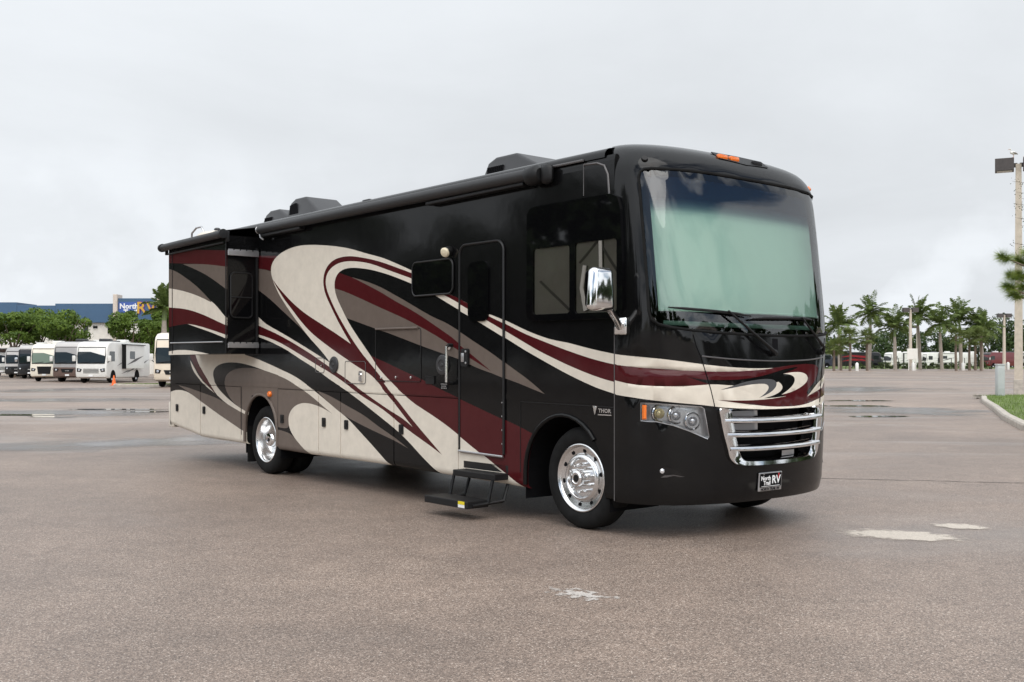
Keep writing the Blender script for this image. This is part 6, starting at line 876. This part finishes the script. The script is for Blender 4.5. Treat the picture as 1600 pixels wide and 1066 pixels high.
text_mesh('North', .98, TS(bx(202), bz(479)), 'lettering', M['white'], bl, .02, bold=.03); text_mesh('Trail', .98, TS(bx(204.5), bz(488.5)), 'lettering', M['white'], bl, .02, bold=.03)
text_mesh('RV', 2.2, TS(bx(229)+.05, bz(482), -.13), 'lettering', M['purple'], bl, .01, bold=.12); text_mesh('RV', 2.2, TS(bx(229), bz(482), -.17), 'lettering', M['gold'], bl, .02, bold=.03)
# ------------------------------------------------------------------ other motorhomes
M['rvglass'] = mat('rv_windscreen', (.012, .018, .018), .05, spec=.6); M['rvglass2'] = mat('rv_pale_screen', (.16, .21, .16), .08, spec=.5)
def rvp(name, col, rough=.3): return mat(name, col, rough, coat=.4, var=.06, vscale=1.5)
RVC = dict(white=rvp('rv_white', (.70, .69, .65)), cream=rvp('rv_cream', (.78, .72, .60)), tan=rvp('rv_tan', (.72, .62, .49)), brown=rvp('rv_brown', (.13, .085, .07)), grey=rvp('rv_grey', (.30, .29, .28)), black=rvp('rv_black', (.012, .012, .013)), red=rvp('rv_red', (.13, .012, .016)), silver=rvp('rv_silver', (.45, .43, .41)), navy=rvp('rv_navy', (.02, .028, .045)))
def coach(loc, rz, label, main, low, top, glass='rvglass', length=10., height=3.35, group='motorhomes parked across the lot', grille='wide', swoosh=None, slide=True, name='parked_motorhome', s=1.):
    o = empty(name, loc, rz); tag(o, label, 'motorhome', group); o.scale = (s, s, s); Wd = 1.25; H = height
    prof = [(.25, .38), (.04, .50), (0, .72), (0, 1.25), (.06, 1.55), (.24, H-.55), (.38, H-.28), (.7, H-.08), (1.3, H), (length-.15, H), (length, H-.15), (length, .55), (length-.3, .38)]
    bm = bmesh.new(); n = len(prof); a = [bm.verts.new((-Wd, y, z)) for y, z in prof]; b = [bm.verts.new((Wd, y, z)) for y, z in prof]; bm.faces.new(a); bm.faces.new(b[::-1])
    for i in range(n): bm.faces.new((a[i], b[i], b[(i+1) % n], a[(i+1) % n]))
    ed = [e for e in bm.edges if len({round(v.co.x, 3) for v in e.verts}) == 1]; bmesh.ops.recalc_face_normals(bm, faces=bm.faces[:]); bmesh.ops.bevel(bm, geom=ed, offset=.13, segments=3, profile=.5, affect='EDGES')
    for f in bm.faces:
        c = f.calc_center_median(); f.material_index = 1 if (c.z < 1.0 and c.y < .4) else (2 if c.z > H-.6 and c.y < .9 else 0)
    me = bpy.data.meshes.new('body'); bm.to_mesh(me); bm.free()
    for k in (main, low, top): me.materials.append(RVC[k])
    me.polygons.foreach_set('use_smooth', [True]*len(me.polygons)); me.set_sharp_from_angle(angle=R(35)); bo = bpy.data.objects.new('body', me); COL.objects.link(bo); bo.parent = o
    def fy(z): return float(np.interp(z, [.72, 1.25, 1.55, H-.55, H-.28], [0, 0, .06, .24, .38]))
    q = [(-1.08, 1.58), (1.08, 1.58), (1.12, 2.2), (1.08, H-.48), (-1.08, H-.48), (-1.12, 2.2)]
    ws_ = MB().add([(x, fy(z)-.012, z) for x, z in q], [tuple(range(6))]).build('windscreen', M[glass], o)
    MB().tube([(x, fy(z)-.02, z) for x, z in q], .03, 5, closed=True).build('seal', M['rubber'], ws_)
    for x0, x1 in ((-.95, -.1), (.05, .9)): MB().tube([(x0, fy(1.62)-.05, 1.60), (x1, fy(1.7)-.05, 1.72)], .018, 4).build('wiper', M['dark'], ws_)
    if grille == 'wide':
        for k in range(4): MB().box((-.62, -.02, .80+.10*k), (.62, .01, .845+.10*k), 0, .006).build('grille_slat', M['dark'], o)
    elif grille == 'big':
        gq = [(-.62, 1.32), (.62, 1.32), (.52, .66), (-.52, .66)]; g_ = MB().prism(gq, -.03, .0, lambda p, z, e: Vector((p, e, z))).build('grille', M['dark'], o)
        for k in range(5): MB().box((-.52, -.04, .74+.11*k), (.52, -.031, .77+.11*k)).build('slat', M['trim'], g_)
    else:
        gq = [(-.55, 1.12), (.55, 1.12), (.42, .82), (-.42, .82)]; g_ = MB().prism(gq, -.03, .0, lambda p, z, e: Vector((p, e, z))).build('grille', M['dark'], o); MB().box((-.16, -.045, .92), (.16, -.03, 1.0), 0, .006).build('emblem', M['chrome'], g_)
    for sx in (-1, 1):
        h_ = MB().prism([(sx*.72, 1.12), (sx*1.10, 1.20), (sx*1.12, .92), (sx*.82, .90)], -.025, .01, lambda p, z, e: Vector((p, e, z))).build('headlight', M['dark'], o); MB().lathe([(.09, 0), (.08, .03), (0, .045)], (sx*.94, -.02, 1.04), (0, -1, 0), 14).build('lamp', M['lamp'], h_, smooth=40)
        mo = MB().box((sx*1.42-.13, .10, 1.75), (sx*1.42+.13, .24, 2.20), 0, .04).build('mirror', RVC['white'] if main != 'black' else M['chrome'], o, smooth=40); MB().tube([(sx*1.22, .25, 1.62), (sx*1.42, .17, 1.78)], .03, 6).build('mirror_arm', M['dark'], mo)
        cw_ = MB().prism(rounded(.62, 1.72, 1.75, 2.55, .08, 3), sx*1.25, sx*1.265, lambda p, z, e: Vector((e, p, z))).build('cab_window', M['rvglass'], o)
        for yy in (1.35, length-3.3):
            w_ = MB().lathe([(.27, .0), (.30, -.02), (.44, -.02), (.47, .04), (.47, .22), (.3, .24)], (sx*1.20, yy, .47), (-sx, 0, 0), 24).build('wheel', M['rubber'], o, smooth=40); MB().lathe([(.30, -.015), (.27, .03), (.12, .04), (.1, -.02), (0, -.03)], (sx*1.20, yy, .47), (-sx, 0, 0), 20).build('rim', M['alu'], w_, smooth=40)
            MB().prism([(yy+.58*math.cos(math.pi*k/10), .40+.66*math.sin(math.pi*k/10)) for k in range(11)], sx*1.252, sx*1.258, lambda p, z, e: Vector((e, p, z))).build('wheel_arch', M['void'], o)
    MB().box((-.17, -.05, .52), (.17, -.005, .66), 0, .004).build('front_plate', M['white'], o)
    for k, (y0, w0) in enumerate(((2.6, .42), (6.3, .42), (4.6, .3))):
        MB().box((-w0, y0, H-.02), (w0, y0+.95, H+(.27 if k < 2 else .16)), 0, .09).build('air_conditioner', M['plast'] if (k+len(label)) % 2 else RVC['white'], o, smooth=40)
    if slide:
        for sx in (1, -1):
            sl_ = MB().box((sx*1.25 if sx > 0 else -1.58, 3.3, 1.15), (1.58 if sx > 0 else -1.25, 7.6, H-.18), 0, .02).build('slide_out', RVC[main], o); MB().prism(rounded(4.2, 5.35, 1.95, 2.6, .1, 3), sx*1.582, sx*1.59, lambda p, z, e: Vector((e, p, z))).build('window', M['rvglass'], sl_); MB().box((sx*1.255, 3.2, H-.24), (sx*1.66, 7.7, H-.17)).build('awning', M['trim'], sl_); MB().box((sx*1.26, 3.275, 1.13), (sx*1.60, 3.30, H-.2)).build('seal', M['rubber'], sl_)
    if swoosh:
        for sx in (1, -1):
            for k, (y0, z0, y1, z1, th) in enumerate(swoosh):
                xo = 1.593 if slide and y0 >= 3.3 and y1 <= 7.6 and min(z0, z1) > 1.2 else 1.262
                q = [(y0, z0), ((y0+y1)/2, (z0+z1)/2+.12), (y1, z1), ((y0+y1)/2, (z0+z1)/2+.12-th)]; MB().prism(q, sx*xo, sx*(xo+.004), lambda p, z, e: Vector((e, p, z))).build('stripe', M['stripe'], o)
    return o
M['stripe'] = mat('stripe_vinyl', (.05, .045, .045), .4)
SWO = [(2.1, 1.35, 5.2, 1.95, .10), (3.5, 1.45, 7.4, 2.25, .22), (4.2, .75, 8.8, 1.7, .14), (3.0, .70, 6.0, 1.05, .10), (6.0, .95, 9.6, 1.95, .2)]
def park(px, Y, label, *a, **k): coach(((px-800)/1625*Y, Y, rise(Y)), k.pop('rz', 0.), label, *a, **k)
park(3, 121, 'white and brown motorhome at the far left end of the row', 'white', 'white', 'brown')
park(25, 112, 'grey motorhome with a white mirror, second in the row', 'silver', 'black', 'grey', grille='oval', rz=R(2), swoosh=SWO[:3])
park(46, 108, 'black motorhome between the grey one and the cream one', 'black', 'black', 'silver', grille='none', height=3.55, rz=R(2))
park(69, 91, 'cream motorhome with a big black grille in the row', 'cream', 'cream', 'cream', 'rvglass2', grille='big', rz=R(1), swoosh=SWO[1:])
park(105, 88, 'taupe and brown motorhome with an oval black grille', 'grey', 'brown', 'silver', grille='oval', rz=R(0), height=3.45)
park(142, 83, 'white motorhome with dark side swooshes beside the traffic cone', 'white', 'white', 'white', swoosh=SWO)
park(269, 68, 'tan motorhome half hidden behind the big one', 'tan', 'tan', 'cream', grille='oval', height=3.6, swoosh=SWO[:2])
def far(px, Y, rz, label, *a, **k): coach(((px-800)/1625*Y, Y, .80), R(rz), label, *a, group='campers parked beyond the fence', **k)
far(1378, 219, 72, 'black motorhome with red swooshes beyond the fence', 'black', 'navy', 'black', swoosh=None, length=9.5)
M['stripe'] = M['red']; M['stripe'] = mat('red_vinyl', (.25, .01, .015), .4)
o = bpy.data.objects.new('x', None); bpy.data.objects.remove(o)
rb = [b for b in bpy.data.objects if b.get('label') == 'black motorhome with red swooshes beyond the fence'][0]
for sx in (1, -1):
    for k, (pts) in enumerate((((1.6, 1.55), (3.2, 2.5), (6.2, 2.75), (8.6, 2.2), (6.0, 2.35), (3.6, 2.1)), ((2.4, 1.35), (4.0, 1.9), (6.2, 1.95), (8.2, 1.35), (6.0, 1.55), (4.2, 1.5)))):
        MB().prism(pts, sx*1.60, sx*1.606, lambda p, z, e: Vector((e, p, z))).build('stripe', M['stripe'], rb)
M['stripe'] = mat('dark_vinyl', (.06, .05, .05), .4)
far(1386, 224, -68, 'white camper with black stripes, left of the lamp post with the sign', 'white', 'cream', 'white', swoosh=SWO, length=9.)
far(1441, 226, -70, 'white camper with dark stripes under the tall palms', 'white', 'white', 'white', swoosh=SWO, length=8.5)
far(1479, 228, -72, 'plain white camper at the right end of the white ones', 'white', 'white', 'white', length=6.5, slide=False)
far(1538, 226, -70, 'dark red camper behind the right fan palms', 'red', 'red', 'black', length=8., slide=False)
far(1568, 230, -66, 'grey camper by the far lamp post at the right', 'grey', 'black', 'grey', length=8.)
far(1302, 214, 78, 'dark grey camper glimpsed beside the windscreen', 'navy', 'navy', 'grey', length=7., slide=False, height=2.9)
# ------------------------------------------------------------------ street furniture
M['pole'] = mat('concrete_pole', (.52, .45, .37), .8, var=.12, vscale=5); M['bronze'] = mat('bronze_head', (.06, .05, .047), .5, var=.15, vscale=4); M['lampglass'] = mat('lamp_diffuser', (.55, .55, .53), .3)
def lamp_post(loc, H, label, heads=2, s=1., name='lamp_post', rz=0.):
    o = empty(name, loc, rz); tag(o, label, 'lamp post', 'lamp posts of the lot')
    MB().box((-.22*s, -.22*s, -.1), (.22*s, .22*s, .75), 0, .02).build('base', M['concrete'], o)
    m = MB(); m.add([(x*w_, y*w_, z) for z, w_ in ((.7, .19*s), (H-.2, .13*s)) for x, y in ((-1, -1), (1, -1), (1, 1), (-1, 1))], [(0, 1, 5, 4), (1, 2, 6, 5), (2, 3, 7, 6), (3, 0, 4, 7), (4, 5, 6, 7)]); m.build('pole', M['pole'], o)
    for k in range(heads):
        sg = -1 if k == 0 else 1
        h_ = MB().box((sg*.62*s-.42*s, -.36*s, H-.52*s), (sg*.62*s+.42*s, .36*s, H+.08*s), 0, .012).build('lamp_head', M['bronze'], o); MB().box((sg*.62*s-.34*s, -.28*s, H-.535*s), (sg*.62*s+.34*s, .28*s, H-.521*s)).build('diffuser', M['lampglass'], h_)
        MB().box((min(sg*.05, sg*.22)*s, -.06*s, H-.35*s), (max(sg*.05, sg*.22)*s, .06*s, H-.15*s)).build('arm', M['bronze'], o)
    return o
def lp(px, ytop, Y, label, heads=2, s=1., z0=None):
    x, z = at(px, ytop, Y); z0 = rise(Y) if z0 is None else z0; lamp_post((x, Y, z0), z-z0, label, heads, s)
x, z = at(1591.5, 250, 50.5); lamp_post((x, 50.5, .0), z, 'tall square lamp post at the right edge with a bird on its head', 2, 1., rz=R(-25))
lp(1422.5, 482, 180, 'lamp post with a cream sign at its foot', 2, 1.25); lp(1569, 491, 203, 'lamp post left of the tall one at the right edge', 2, 1.25)
lp(1433, 509, 262, 'small lamp post right behind the one with the sign', 1, 1.2, .9); lp(1444, 521, 320, 'smallest far lamp post between the tall palms', 1, 1.3, .9); lp(1578.5, 514, 262, 'small lamp post behind the far right one', 1, 1.2, .9)
x, z = at(1425.5, 553, 178); sg_ = empty('notice_sign', (x, 178, rise(178))); tag(sg_, 'cream notice board on posts at the foot of a lamp post', 'sign')
MB().box((-.9, -.06, z-rise(178)-.95), (.9, .0, z-rise(178)+.9), 0, .02).build('board', M['siding'], sg_)
for xx_ in (-.6, .6): MB().box((xx_-.06, 0, -.1), (xx_+.06, .1, z-rise(178)+.7)).build('post', M['siding'], sg_)
# bird on the lamp head
M['feather'] = mat('white_feather', (.72, .70, .66), .8, var=.1, vscale=20); M['wing'] = mat('grey_wing', (.35, .33, .32), .8); M['beak'] = mat('beak', (.45, .2, .1), .5)
x, z = at(1583, 246.3, 50.3); bd_ = empty('bird', (x, 50.3, z)); tag(bd_, 'white long-legged bird standing on the tall lamp head', 'bird')
MB().tube([(.24, 0, .15), (.17, 0, .18), (.08, 0, .21), (-.02, 0, .23), (-.10, 0, .23), (-.13, 0, .27), (-.11, 0, .33), (-.115, 0, .38), (-.15, 0, .41), (-.18, 0, .405)], [.008, .035, .07, .085, .06, .035, .026, .026, .036, .012], 12).build('body', M['feather'], bd_, smooth='all')
for sy in (-1, 1): MB().tube([(-.05, sy*.07, .25), (.08, sy*.085, .21), (.22, sy*.03, .16)], [.02, .04, .006], 8).build('wing', M['wing'], bd_, smooth='all'); MB().tube([(.0, sy*.03, .16), (.03, sy*.03, .08), (.0, sy*.03, .0), (-.05, sy*.03, .003)], .008, 5).build('leg', M['beak'], bd_)
MB().tube([(-.17, 0, .405), (-.22, 0, .39), (-.26, 0, .355)], [.012, .009, .003], 6).build('beak', M['beak'], bd_)
# utility pedestal, cone, fence
M['pedestal'] = mat('pedestal_grey', (.45, .47, .47), .5, var=.06, vscale=3)
x, _ = at(1562.5, 600, 45.5); pd = empty('utility_pedestal', (x, 45.5, .12)); tag(pd, 'light grey utility pedestal standing on the grass island', 'utility box')
MB().box((-.16, -.13, -.1), (.16, .13, 1.33), 0, .015).build('cabinet', M['pedestal'], pd, smooth=30); MB().box((-.18, -.15, 1.331), (.18, .15, 1.39), 0, .015).build('lid', M['pedestal'], pd); MB().box((-.12, -.136, .3), (.12, -.131, 1.2)).build('door', M['pedestal'], pd)
M['orange'] = mat('cone_orange', (.75, .13, .015), .55, var=.1, vscale=6); x, _ = at(178, 600, 74); cn = empty('traffic_cone', (x, 74, 0)); tag(cn, 'orange traffic cone in front of the white motorhome', 'traffic cone')
MB().lathe([(.17, .03), (.155, .06), (.04, .70), (.03, .72), (0, .72)], (0, 0, 0), (0, 0, 1), 20).build('cone', M['orange'], cn, smooth=40); MB().box((-.22, -.22, .0), (.22, .22, .035), 0, .01).build('base', M['orange'], cn)
fe = empty('boundary_fence', (60, 205, .72)); tag(fe, 'thin dark post and rail fence along the far verge', 'fence')
fp = MB().box((-.045, -.045, -.2), (.045, .045, 2.1)).build('post', M['trim'], fe)
for k in range(26):
    c = fp if k == 0 else fp.copy()
    if k: COL.objects.link(c); c.parent = fe
    c.location = (k*2.6-2, 0, 0)
for z in (.15, 1.15, 2.05): MB().box((-3, -.015, z-.015), (64, .015, z+.015)).build('rail', M['trim'], fe)
for i, (px, Y) in enumerate(((1339, 168), (1505, 176), (1575, 190), (1427, 175))):
    x, _ = at(px, 570, Y); w_ = MB().box((x-.22, Y-.22, rise(Y)-.1), (x+.22, Y+.22, rise(Y)+1.25), 0, .05).lathe([(.2, 0), (.12, .12), (0, .16)], (x, Y, rise(Y)+1.25), (0, 0, 1), 12).build('service_post', RVC['white'], smooth=40)
    tag(w_, ['white service post beside the big fan palm', 'white service post under the right fan palms', 'white service post by the far right lamp post', 'white service post at the foot of the sign'][i], 'post', 'white service posts along the lot edge')
